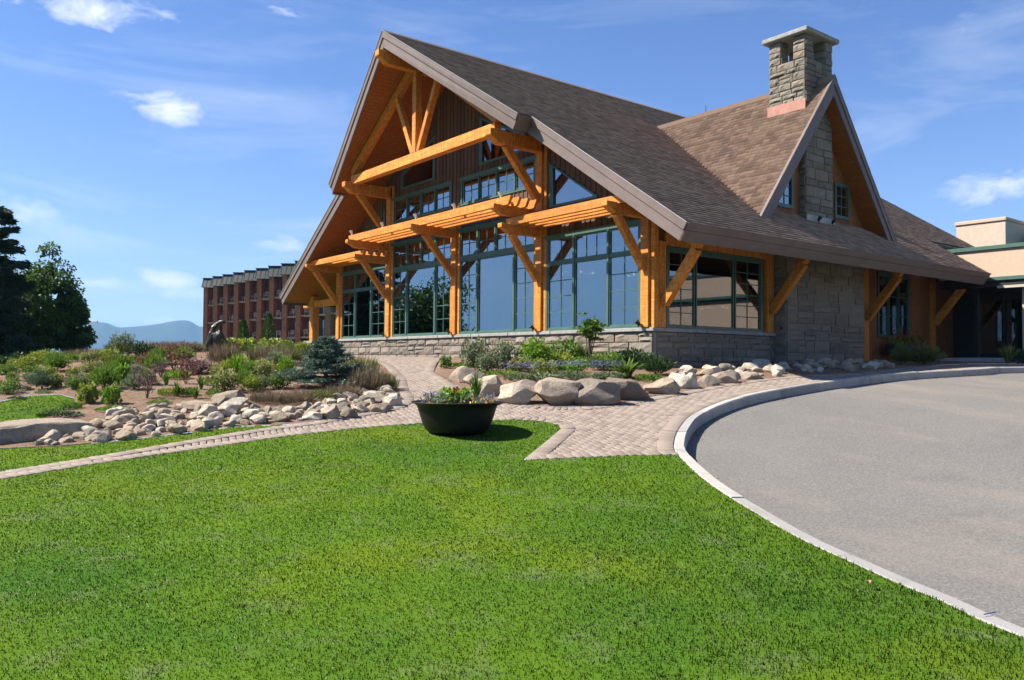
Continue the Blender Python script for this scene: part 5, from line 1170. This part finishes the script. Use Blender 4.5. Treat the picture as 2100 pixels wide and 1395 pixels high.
for a in [(53, 762, 38, 27, 'bush', YG, 'yellow-green shrub near the left edge, below the big tree'), (82, 748, 40, 24, 'bush', YG, 'yellow-green shrub below the trunk of the big tree'), (114, 762, 48, 34, 'feather', GR, 'round feathery green shrub with dark shadow below the lamp post'),
          (86, 799, 40, 34, 'feather', BU, 'dark blue-green feathery shrub above the small lawn patch'), (58, 776, 18, 12, 'low', GR, 'tiny green tuft left of the blue-green feathery shrub'), (26, 782, 24, 15, 'bush', GR, 'small green shrub near the left edge of the mulch'), (10, 768, 34, 18, 'bush', GR, 'green shrub touching the left edge of the picture'),
          (16, 808, 40, 27, 'bush', GR, 'green shrub at the left edge above the small lawn'), (48, 801, 28, 13, 'low', DK, 'low dark green mat left of the blue-green shrub'), (36, 819, 26, 9, 'low', DK, 'low dark juniper touching the top of the small lawn'), (90, 807, 24, 9, 'low', GR, 'low green mat under the blue-green feathery shrub'),
          (114, 795, 26, 26, 'broad', YG, 'broad-leaved yellow-green plant right of the blue-green shrub'), (136, 793, 26, 22, 'twiggy', MA, 'thin pinkish plant right of the broad-leaved one'), (151, 772, 24, 17, 'bush', YG, 'little yellow-green shrub high on the mulch slope'), (185, 748, 36, 24, 'bush', VA, 'pale variegated shrub high on the slope left of centre'), (221, 748, 42, 28, 'bush', YG, 'yellow-green shrub at the crest below the heather'),
          (186, 763, 36, 20, 'bush', VA, 'second pale variegated shrub, lower on the slope'), (166, 794, 38, 25, 'feather', GG, 'pale grey-green shrub in the middle of the mulch slope'), (213, 798, 50, 44, 'feather', GR, 'large dense feathery green shrub in the middle of the slope'), (250, 791, 32, 40, 'broad', BR, 'tall bright green leafy plant right of the large feathery shrub'), (249, 758, 40, 28, 'feather', GR, 'green feathery shrub below the crest'),
          (178, 828, 38, 38, 'broad', YG, 'bright yellow-green leafy plant above the cobbles, left of its twin'), (229, 830, 34, 36, 'broad', BR, 'bright green leafy plant above the cobbles, right of the yellow-green one'), (148, 839, 28, 20, 'spike', GR, 'green tuft at the right end of the small lawn'), (124, 856, 60, 20, 'low', DK, 'wide low juniper between the small lawn and the slab'), (237, 842, 54, 13, 'low', GR, 'low creeping green plant at the top of the cobbles'),
          (301, 818, 52, 56, 'twiggy', MA, 'twiggy purple-grey shrub with bare stems above the cobbles'), (292, 760, 50, 32, 'twiggy', RE, 'reddish barberry below the dark green crest shrub'), (327, 829, 36, 12, 'low', GR, 'low green mat right of the twiggy purple shrub'), (363, 815, 24, 36, 'blades', 'blade_green', 'upright grassy clump above the pinkish boulder'), (341, 791, 26, 32, 'blades', 'blade_green', 'upright grassy clump among the burgundy shrubs'), (401, 819, 24, 30, 'blades', 'blade_green', 'small grassy clump left of the grey speckled boulder'),
          (357, 760, 64, 42, 'twiggy', RE, 'wide burgundy shrub left of the sculpture'), (405, 768, 52, 28, 'bush', MA, 'mauve-leaved shrub below the sculpture plinth'), (381, 788, 44, 44, 'twiggy', RE, 'thin burgundy shrub between the grassy clumps'), (297, 740, 56, 30, 'bush', DK, 'dark green shrub on the crest left of the burgundy ones'), (248, 712, 40, 34, 'bush', GG, 'pale green shrub standing against the mountains'),
          (330, 748, 50, 30, 'feather', GR, 'green shrub on the crest between the heather and the burgundy shrub'), (412, 800, 24, 36, 'blades', 'blade_green', 'tall grassy clump below the mauve shrub'), (480, 741, 26, 28, 'blades', 'blade_green', 'grassy clump right of the sculpture'), (512, 738, 34, 40, 'blades', 'blade_green', 'tall leafy clump between the heathers in front of the hotel'),
          (487, 774, 54, 40, 'feather', BR, 'bright green feathery shrub above the variegated one'), (462, 804, 60, 40, 'bush', VA, 'variegated yellow shrub just above the grey speckled boulder'), (500, 793, 40, 30, 'feather', GR, 'green feathery shrub right of the variegated yellow one'), (516, 804, 40, 27, 'bush', YG, 'yellow-green shrub left of the front heather'), (547, 781, 48, 36, 'bush', VA, 'variegated green shrub left of the spruce'), (586, 776, 34, 40, 'feather', BR, 'light green feathery shrub touching the spruce'),
          (230, 768, 34, 24, 'feather', GR, 'green feathery shrub below the two crest shrubs left of centre'), (275, 800, 40, 30, 'feather', GG, 'grey-green shrub left of the twiggy purple one'), (318, 762, 44, 30, 'feather', GR, 'green feathery shrub between the reddish barberry and the burgundy shrub'), (345, 812, 30, 22, 'spike', YG, 'yellowish tuft left of the upright grassy clump above the pinkish boulder'), (385, 812, 30, 24, 'spike', GR, 'green tuft above the pinkish flat boulder'),
          (455, 778, 36, 30, 'bush', YG, 'yellow-green shrub left of the bright feathery one'), (520, 780, 40, 30, 'bush', GR, 'green shrub between the two variegated ones'), (535, 800, 36, 26, 'feather', GG, 'grey-green shrub above the low brown heather'), (570, 798, 40, 28, 'bush', GR, 'green shrub at the left foot of the spruce'), (365, 778, 34, 28, 'spike', BR, 'bright green tuft among the burgundy shrubs'), (305, 790, 36, 28, 'bush', GR, 'green shrub right above the twiggy purple one'),
          (540, 745, 44, 34, 'bush', BR, 'bright green shrub before the hotel, right of the tall leafy clump'), (470, 722, 40, 26, 'broad', YG, 'yellow-green leafy plant right behind the sculpture'), (580, 735, 44, 30, 'bush', GR, 'green shrub left behind the spruce'), (440, 812, 26, 18, 'low', GR, 'low green mat above the grey speckled boulder'), (150, 800, 34, 22, 'bush', GR, 'green shrub left of the bright leafy plants'), (200, 812, 26, 16, 'spike', GR, 'small tuft between the two bright leafy plants'), (66, 788, 30, 20, 'bush', GG, 'grey-green shrub left of the blue-green feathery one'), (100, 775, 34, 20, 'bush', YG, 'yellow-green shrub under the round feathery one'),
          (330, 775, 40, 30, 'twiggy', MA, 'mauve twiggy shrub left of the upright grassy clump'), (445, 776, 40, 26, 'twiggy', MA, 'mauve shrub between the plinth and the bright green feathery shrub'), (375, 742, 44, 26, 'feather', GR, 'green feathery shrub on the crest left of the plinth'), (275, 778, 36, 28, 'feather', GG, 'low grey-green shrub right of the tall bright green plant'),
          (438, 790, 34, 26, 'spike', GR, 'green tuft left of the variegated yellow shrub'), (528, 762, 40, 32, 'spike', BR, 'bright leafy clump between the feathery and variegated shrubs'), (565, 758, 44, 34, 'feather', GG, 'grey-green shrub in front of the wide heather'), (70, 770, 30, 18, 'bush', GR, 'green shrub left of the round feathery one'), (30, 762, 30, 20, 'bush', YG, 'yellow-green shrub by the left edge below the conifer'), (140, 742, 40, 24, 'spike', GR, 'grassy green tuft on the crest below the lamp post'),
          (100, 738, 44, 22, 'bush', GR, 'green shrub on the crest under the big tree'), (40, 744, 44, 22, 'bush', DK, 'dark green shrub under the conifer at the left'), (5, 742, 40, 22, 'bush', DK, 'dark green shrub at the extreme left under the conifer'), (205, 775, 30, 22, 'spike', YG, 'yellowish tuft above the large feathery green shrub'), (270, 745, 36, 22, 'spike', GR, 'green tuft left of the dark green crest shrub'),
          (500, 716, 60, 24, 'broad', YG, 'yellow-green leafy shrub below the left columnar evergreen'), (625, 712, 40, 22, 'broad', YG, 'yellow-green leafy shrub below the hotel wall, left of the lodge'), (560, 720, 50, 26, 'broad', YG, 'yellow-green leafy shrub below the right columnar evergreen')]:
    plant(*a)
HB_, HG_ = 'heather_brown', 'heather_green'
for i, (px, py, w, h, mt, lab) in enumerate([(140, 727, 60, 18, HB_, 'leftmost clump of dry heather on the crest'), (185, 724, 70, 18, HB_, 'dry heather on the crest left of the pale shrub'), (262, 724, 70, 22, HG_, 'greenish heather on the crest below the mountains'), (318, 722, 70, 24, HB_, 'brown heather on the crest in the middle of the mountains'), (372, 722, 70, 24, HB_, 'brown heather on the crest left of the sculpture'),
        (395, 722, 36, 20, HG_, 'greenish heather right beside the sculpture'), (462, 748, 56, 48, HB_, 'tall brown heather right of the sculpture'), (552, 748, 70, 46, HB_, 'wide brown heather in front of the hotel'), (590, 745, 54, 40, HG_, 'greenish heather left of the spruce top'), (551, 827, 60, 28, HB_, 'brown heather low on the slope above the rock bed'), (608, 827, 60, 28, HB_, 'brown heather below the left side of the spruce'), (660, 820, 60, 24, HG_, 'rusty green heather below the middle of the spruce'), (706, 814, 60, 28, HB_, 'brown heather below the right side of the spruce'),
        (756, 802, 66, 52, HB_, 'tall brown heather at the right end of the left bed'), (785, 800, 50, 40, HG_, 'greenish brown heather nearest the bed tip'), (735, 770, 70, 44, HG_, 'greenish heather behind the spruce, next to the paving')]):
    plant(px, py, w, h, 'heather', mt, lab, name='heather', cat='heather', group='dry heather clumps', stems=False)
# front bed
for a in [(914, 756, 26, 26, 'broad', GR, 'small broad-leaved green plant at the left tip of the front bed'), (944, 754, 40, 17, 'spike', BR, 'low bright green plants behind the orange-tan boulder'), (973, 754, 54, 56, 'bush', GG, 'grey-green shrub against the stone wall, left of two'), (1033, 757, 52, 56, 'bush', GG, 'grey-green shrub against the stone wall, right of two'),
          (1100, 757, 86, 56, 'bush', BR, 'large bright green bush in the middle of the front bed'), (1150, 752, 70, 52, 'bush', GR, 'green bush behind the yellow-green one in the front bed'), (1067, 763, 50, 28, 'bush', VA, 'small variegated shrub in front of the large bright bush'), (1152, 758, 60, 32, 'bush', YG, 'yellow-green shrub left of the rhododendron'),
          (1014, 770, 80, 16, 'spike', GR, 'low green ground plants behind the pale boulders'), (1188, 752, 36, 48, 'feather', GR, 'thin green shrub at the foot of the rhododendron'), (1298, 756, 84, 40, 'feather', DK, 'dark green yew near the house corner, left of its twin'), (1346, 770, 64, 42, 'feather', DK, 'dark green yew at the house corner')]: plant(*a, group='shrubs of the front bed')
for a in [(1230, 760, 60, 36, 'feather', GR, 'green shrub right of the rhododendron foot'), (1255, 757, 56, 32, 'bush', GR, 'green bush between the rhododendron and the yews'), (1120, 768, 60, 30, 'bush', YG, 'yellow-green bush in front of the large bright one'), (1180, 766, 50, 30, 'bush', BR, 'bright green bush in front of the rhododendron'), (1330, 782, 50, 24, 'spike', GR, 'low green tuft behind the squarish brown boulder'), (1000, 762, 44, 36, 'bush', GG, 'small grey-green bush between the two taller ones')]: plant(*a, group='shrubs of the front bed')
for a in [(1067, 781, 56, 24, 'leftmost blue-flowered catmint in the front bed'), (1112, 781, 70, 26, 'blue-flowered catmint behind the tall tan boulder'), (1160, 777, 60, 26, 'blue-flowered catmint in the middle of the front bed'), (1206, 781, 64, 28, 'blue-flowered catmint below the rhododendron'), (1248, 779, 54, 26, 'rightmost blue-flowered catmint in the front bed')]:
    plant(*a[:4], 'spike', GG, a[4], name='catmint', cat='flower', flowers=('petal_blue', 130, .028), group='catmint in the front bed')
plant(1284, 776, 84, 42, 'blades', 'blade_green', 'arching bright green grass clump left of the yew at the corner', name='ornamental_grass', cat='grass clump')
def rhodo():
    P = at(1206, 753); k = depth(P)/FPX; t = thing('rhododendron', 'tall bare-stemmed rhododendron with a leafy head before the stone wall', 'shrub', tuple(P)); r = np.random.default_rng(77); H = 100*k; m = MB(); C, D, T = [], [], []
    for j in range(9):
        a = r.uniform(0, 6.28); q = r.uniform(.1, 1)*34*k; tip = np.array([HY*math.cos(a)*q, -HX*math.cos(a)*q+math.sin(a)*q*.5, H*r.uniform(.6, .92)]); m.tube([(0, 0, -.05), tip*np.array([.5, .5, .5]), tip], [.018, .014, .008], 5)
        for _ in range(5):
            c = tip+r.normal(size=3)*.1; n = 26; u = r.normal(size=(n, 3)); u[:, 2] = np.abs(u[:, 2])*.4-.1; C.append(np.repeat(c[None], n, 0)+u*.03); D.append(u); T.append(r.random(n))
    m.build('stems', MT['bark'], t); C, D, T = map(np.concatenate, (C, D, T)); mobj('foliage', leafcloud('foliage', C, D, .11, .036, MT['leaf_green'], T, droop=.3), t)
rhodo()
# entrance bed
for a in [(1848, 752, 34, 36, 'feather', 'heather_green', 'dry greenish shrub in front of the dark entrance, left of its twin', 'shrub'), (1895, 752, 66, 36, 'feather', 'heather_green', 'wide dry greenish shrub in front of the dark entrance', 'shrub')]: plant(*a[:7], name='shrub', pos=tuple(xy(22.6, (a[0]-CX)/FPX*22.6)))
plant(2067, 742, 50, 40, 'blades', 'leaf_variegated', 'pale striped hosta beside the entrance walk', name='hosta', cat='hosta', pos=tuple(xy(25.2, (2067-CX)/FPX*25.2)), group='hostas at the entrance')
plant(2100, 742, 40, 26, 'broad', 'leaf_blue', 'blue-green hosta cut by the right edge of the picture', name='hosta', cat='hosta', pos=tuple(xy(25.0, (2102-CX)/FPX*25.0)), group='hostas at the entrance')
n = 160; gz = mobj('geraniums', leafcloud('geraniums', np.column_stack([rng.uniform(-.9, .9, n), rng.uniform(-.15, .15, n), rng.uniform(.3, .62, n)]), rng.normal(size=(n, 3)), .1, .09, MT['leaf_green'], rng.random(n)), fb)
tag(gz, kind='stuff'); n = 40; gz = mobj('geranium_flowers', leafcloud('geranium_flowers', np.column_stack([rng.uniform(-.9, .9, n), rng.uniform(-.2, .1, n), rng.uniform(.45, .75, n)]), rng.normal(size=(n, 3)), .09, .09, MT['petal_red'], rng.random(n)), fb); tag(gz, kind='stuff')
# ------------------------------------------------------------------ dwarf blue spruce
def spruce():
    P = at(668, 795); k = depth(P)/FPX; t = thing('blue_spruce', 'dwarf blue spruce with spreading branches at the middle of the left bed', 'spruce', tuple(P)); r = np.random.default_rng(33); H = 114*k; R = 88*k; C, D, T = [], [], []; m = MB().tube([(0, 0, -.1), (0, 0, H*.9)], [.05, .015], 6)
    for j in range(120):
        f = min(.98, ((j % 10)+.5+r.normal()*.12)/10*.96+.02); z = H*(.06+.86*f); L = R*(1-f)**1.15*r.uniform(.45, 1.15)+.07; a = r.uniform(0, 6.28); up = .0+.75*f*f; d = unit(np.array([math.cos(a), math.sin(a), up])); P0 = np.array([0, 0, z*.92]); m.tube([P0, P0+d*L*.55, P0+d*L], [.016, .01, .004], 4)
        side = unit(np.cross(d, [0, 0, 1])); ntw = 9
        for q in range(ntw):
            s = .3+.7*q/(ntw-1); base_ = P0+d*L*s; sd = side*(1 if q % 2 else -1); td = unit(d*.75+sd*(.75 if q < ntw-1 else .0)+np.array([0, 0, .12])); tl = L*.34*(1.15-s*.6)+.04
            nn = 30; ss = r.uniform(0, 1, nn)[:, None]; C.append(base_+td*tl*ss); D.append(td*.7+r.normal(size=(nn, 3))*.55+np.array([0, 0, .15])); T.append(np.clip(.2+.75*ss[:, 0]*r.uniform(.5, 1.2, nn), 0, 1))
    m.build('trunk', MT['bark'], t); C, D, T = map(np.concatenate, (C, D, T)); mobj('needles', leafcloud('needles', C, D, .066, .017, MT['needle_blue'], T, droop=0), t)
spruce()
# ------------------------------------------------------------------ kettle planter
KP = at(937, 886); kk_ = depth(KP)/FPX; KR = 94*kk_
kettle = thing('kettle_planter', 'big black cast-iron kettle planted with mixed flowers, standing on the lawn', 'planter', tuple(KP))
KH = .9; pr = [(.0, -.02), (.56, -.02), (.63, .015), (.69, .08), (.745, .2), (.795, .36), (.84, .52), (.872, .63), (.92, .68), (.975, .705), (1.0, .715), (1.0, .738), (.97, .742), (.9, .70), (.86, .66), (.84, .6), (.0, .6)]
MB().lathe([(a*KR, b*KR*KH) for a, b in pr], 56).build('kettle', MT['iron_black'], kettle, smooth=True)
MB().lathe([(0, .585*KR), (.6*KR, .58*KR), (.855*KR, .565*KR)], 24).build('soil', MT['soil'], kettle)
def kplants(name, mat, n, L, W__, x0, x1, z0, z1, seed, up=.7, ymax=.6):
    r = np.random.default_rng(seed); X = r.uniform(x0, x1, n)*KR; Yy = r.uniform(-ymax, ymax, n)*KR; C = np.column_stack([X*HY+Yy*HX, -X*HX+Yy*HY, (.6+(r.uniform(z0, z1, n)-.66)*.72)*KR]); tag(mobj(name, leafcloud(name, C, r.normal(size=(n, 3))+np.array([0, 0, up]), L*r.uniform(.7, 1.2, n), W__, MT[mat], r.random(n)), kettle), kind='stuff')
kplants('foliage', 'leaf_greygreen', 520, .085, .02, -.74, .78, .68, .9, 1, 1.2); kplants('foliage', 'leaf_bright', 360, .08, .045, -.38, .32, .7, 1.08, 2, .8, .4); kplants('lobelia', 'petal_blue', 260, .022, .018, -.78, -.2, .74, 1.04, 3); kplants('lobelia', 'petal_blue', 200, .022, .018, .25, .82, .72, 1.0, 4)
kplants('pansies', 'petal_purple', 70, .05, .045, .0, .38, .7, .82, 5, .2, .75); kplants('pansies', 'petal_orange', 26, .055, .05, .3, .8, .74, .9, 6, .2, .75); kplants('pansies', 'petal_orange', 14, .05, .045, -.7, -.1, .7, .78, 7, .2, .75); kplants('geraniums', 'petal_red', 22, .05, .045, -.12, .1, 1.02, 1.18, 8, .2, .3); kplants('pansies', 'petal_yellow', 8, .045, .04, -.1, .5, .72, .8, 9, .2, .75)
g = mobj('spike_grass', plant_mesh('blades', 'blade_green', 2), kettle, (HY*.42*KR, -HX*.42*KR, .62*KR)); g.scale = (.24*KR, .24*KR, .85*KR)
# ------------------------------------------------------------------ sculpture
def sculpture():
    x, y = pos_at(440, 23.5); zb = float(tz(x, y)); k = 23.5/FPX; ztop = 1.6+(738-728)*k; t = thing('bronze_sculpture', 'dark bronze sculpture of an arching figure on a pale plinth before the hotel', 'sculpture', (x, y, zb), -YAW)
    MB().box(-.34, .3, -.3, .3, -.3, ztop-zb).build('plinth', MT['wall_cap'], t, bevel=.02); z0 = ztop-zb
    verts = [(-.13, 0, .0), (-.11, 0, .16), (-.1, 0, .34), (-.09, .0, .5), (-.03, 0, .68), (.07, 0, .8), (.19, 0, .85), (.27, -.02, .83), (.03, .0, .46), (.12, -.05, .38), (.21, -.04, .28), (.16, .03, .16), (.05, .05, .1), (-.02, .06, .03), (-.24, .05, .12), (-.3, .06, .02), (.14, -.06, .55), (.24, -.03, .45)]
    edges = [(0, 1), (1, 2), (2, 3), (3, 4), (4, 5), (5, 6), (6, 7), (3, 8), (8, 9), (9, 10), (10, 11), (11, 12), (12, 13), (1, 14), (14, 15), (8, 16), (16, 17), (17, 10)]
    rd = [.07, .085, .11, .12, .085, .06, .05, .035, .13, .13, .12, .1, .08, .06, .05, .045, .09, .09]
    me = bpy.data.meshes.new('figure'); me.from_pydata([(a*1.15, b, c*1.12+z0) for a, b, c in verts], edges, []); o = mobj('figure', me, t); sm = o.modifiers.new('skin', 'SKIN')
    for v, q in zip(me.skin_vertices[0].data, rd): v.radius = (q*1.08, q*1.08)
    me.skin_vertices[0].data[3].use_root = True; sd = o.modifiers.new('s', 'SUBSURF'); sd.levels = sd.render_levels = 2; me.materials.append(MT['bronze'])
    dp = o.modifiers.new('d', 'DISPLACE'); tx = bpy.data.textures.new('lumps', 'CLOUDS'); tx.noise_scale = .12; dp.texture = tx; dp.strength = .05
sculpture()
# small finds
lx = at(1783, 1209); lf_ = MB().add([(-.035, 0, 0), (0, -.015, .012), (.04, 0, .004), (0, .016, .012)], [(0, 1, 2), (0, 2, 3)]).build('fallen_leaf', MT['copper'], loc=(lx[0], lx[1], lx[2]+.05), rz=.6); tag(lf_, 'small pinkish fallen leaf on the lawn near the kerb', 'leaf')
px_ = at(2030, 1266); tb = MB().tube([(-.05, 0, 0), (.05, .0, .006)], .004, 6).build('stick', MT['petal_blue'], loc=(px_[0], px_[1], px_[2]+.022), rz=-YAW+.35); tag(tb, 'small dark blue stick lying across the kerb at the lower right', 'stick')
# pine needles and grit blown against the kerb
def litter():
    L_ = np.array(KERB_IN); s_ = np.r_[0, np.cumsum(np.linalg.norm(np.diff(L_, axis=0), axis=1))]; n = 1500; u = rng.uniform(s_[-1]*.2, s_[-1]*.92, n); u = u[np.sin(u*1.7)+np.sin(u*.63+1) > -.2]; n = len(u)
    T_ = np.gradient(L_, axis=0); T_ /= np.linalg.norm(T_, axis=1)[:, None]; nn = np.column_stack([-T_[:, 1], T_[:, 0]])*_sgn; off = np.abs(rng.normal(0, .09, n))+.005
    X = np.interp(u, s_, L_[:, 0])+np.interp(u, s_, nn[:, 0])*off; Y = np.interp(u, s_, L_[:, 1])+np.interp(u, s_, nn[:, 1])*off; C = np.column_stack([X, Y, tz(X, Y)-KD+.004]); D = rng.normal(size=(n, 3)); D[:, 2] *= .12
    tag(mobj('needle_litter', leafcloud('needle_litter', C, D, .05*rng.uniform(.4, 1.4, n), .008, MT['litter'], rng.random(n), droop=0)), 'brown pine needles and grit along the kerb', 'litter', kind='stuff')
lf('litter', (.16, .08, .03), (.42, .24, .11), .1); litter()
# ------------------------------------------------------------------ grass
def grass():
    F = RF[RM['ground']]; A = RV[F]; c = A.mean(1); p, q = pq(c[:, 0], c[:, 1])
    ok = (p > 2.2) & (p < 17) & (np.abs(q) < 1.3+p*.68) & (q < 8); A = A[ok]; p = p[ok]
    ar = .5*np.abs((A[:, 1, 0]-A[:, 0, 0])*(A[:, 2, 1]-A[:, 0, 1])-(A[:, 1, 1]-A[:, 0, 1])*(A[:, 2, 0]-A[:, 0, 0]))
    den = np.interp(p, [3, 5, 8, 12, 17], [6500, 5000, 3200, 2000, 1300]); n = rng.poisson(ar*den); T = np.repeat(np.arange(len(A)), n); N = len(T)
    u, v = rng.random(N), rng.random(N); sw = u+v > 1; u[sw] = 1-u[sw]; v[sw] = 1-v[sw]; tri = A[T]; XY = tri[:, 0]+(tri[:, 1]-tri[:, 0])*u[:, None]+(tri[:, 2]-tri[:, 0])*v[:, None]; pp, qq = pq(XY[:, 0], XY[:, 1])
    clump = .5+.5*np.sin(XY[:, 0]*3.1+1.7*np.sin(XY[:, 1]*2.3))*np.sin(XY[:, 1]*2.7+1.3*np.sin(XY[:, 0]*1.9))
    tall = sg((qq-1.2+.9*np.sin(XY[:, 0]*1.3)*np.sin(XY[:, 1]*.9+1)+.5*np.sin(XY[:, 1]*2.9+XY[:, 0]))/.55)*sg((9-pp)/.8); h = rng.uniform(.008, .019, N)*(.85+.3*clump)*(1+.3*tall)*np.where(rng.random(N) < .03+.03*tall, 1.7, 1); w = rng.uniform(.0012, .0024, N)*np.interp(pp, [3, 8, 17], [1, 1.6, 3.2]); a = rng.uniform(0, 6.283, N); lean = rng.uniform(.2, 1.0, N)
    zt = tz(tri[..., 0].ravel(), tri[..., 1].ravel()).reshape(-1, 3); Z = zt[:, 0]*(1-u-v)+zt[:, 1]*u+zt[:, 2]*v-.001; B = np.column_stack([XY, Z]); d = np.column_stack([np.cos(a), np.sin(a), np.zeros(N)]); s = np.column_stack([-np.sin(a), np.cos(a), np.zeros(N)])*w[:, None]; up = np.array([0, 0, 1.])
    M1 = B+up*(h*.6)[:, None]+d*(h*lean*.3)[:, None]; E_ = B+up*(h*(1-.35*lean))[:, None]+d*(h*lean*.95)[:, None]
    V = np.stack([B-s, B+s, M1+s*.8, M1-s*.8, E_], 1).reshape(-1, 3); i = np.arange(N)*5; Fq = np.concatenate([np.stack([i, i+1, i+2], 1), np.stack([i, i+2, i+3], 1), np.stack([i+3, i+2, i+4], 1)])
    tone = np.clip(rng.normal(.45, .16, N)+.1*(clump-.5), 0, .9); dry = rng.random(N) < .025+.05*tall; tone[dry] = 1
    me = npmesh('grass', V, Fq, MT['grass_blade'], np.repeat(tone, 5)); Nn = np.column_stack([np.cos(a)*.22, np.sin(a)*.22, np.ones(N)])+rng.normal(size=(N, 3))*.06; Nn /= np.linalg.norm(Nn, axis=1)[:, None]
    me.normals_split_custom_set_from_vertices(np.repeat(Nn, 5, 0).astype(np.float32)); o = mobj('grass', me); tag(o, 'short mown green lawn grass in the foreground', 'grass', kind='stuff'); return N
NG = grass()
print('pavers', NPAV, 'stones', NST, 'cobbles', N1, N2, 'grass', NG, 'kettle', KP, KR, 'tris', sum(sum(len(p.vertices)-2 for p in me.polygons) for me in bpy.data.meshes if len(me.polygons) < 200000))
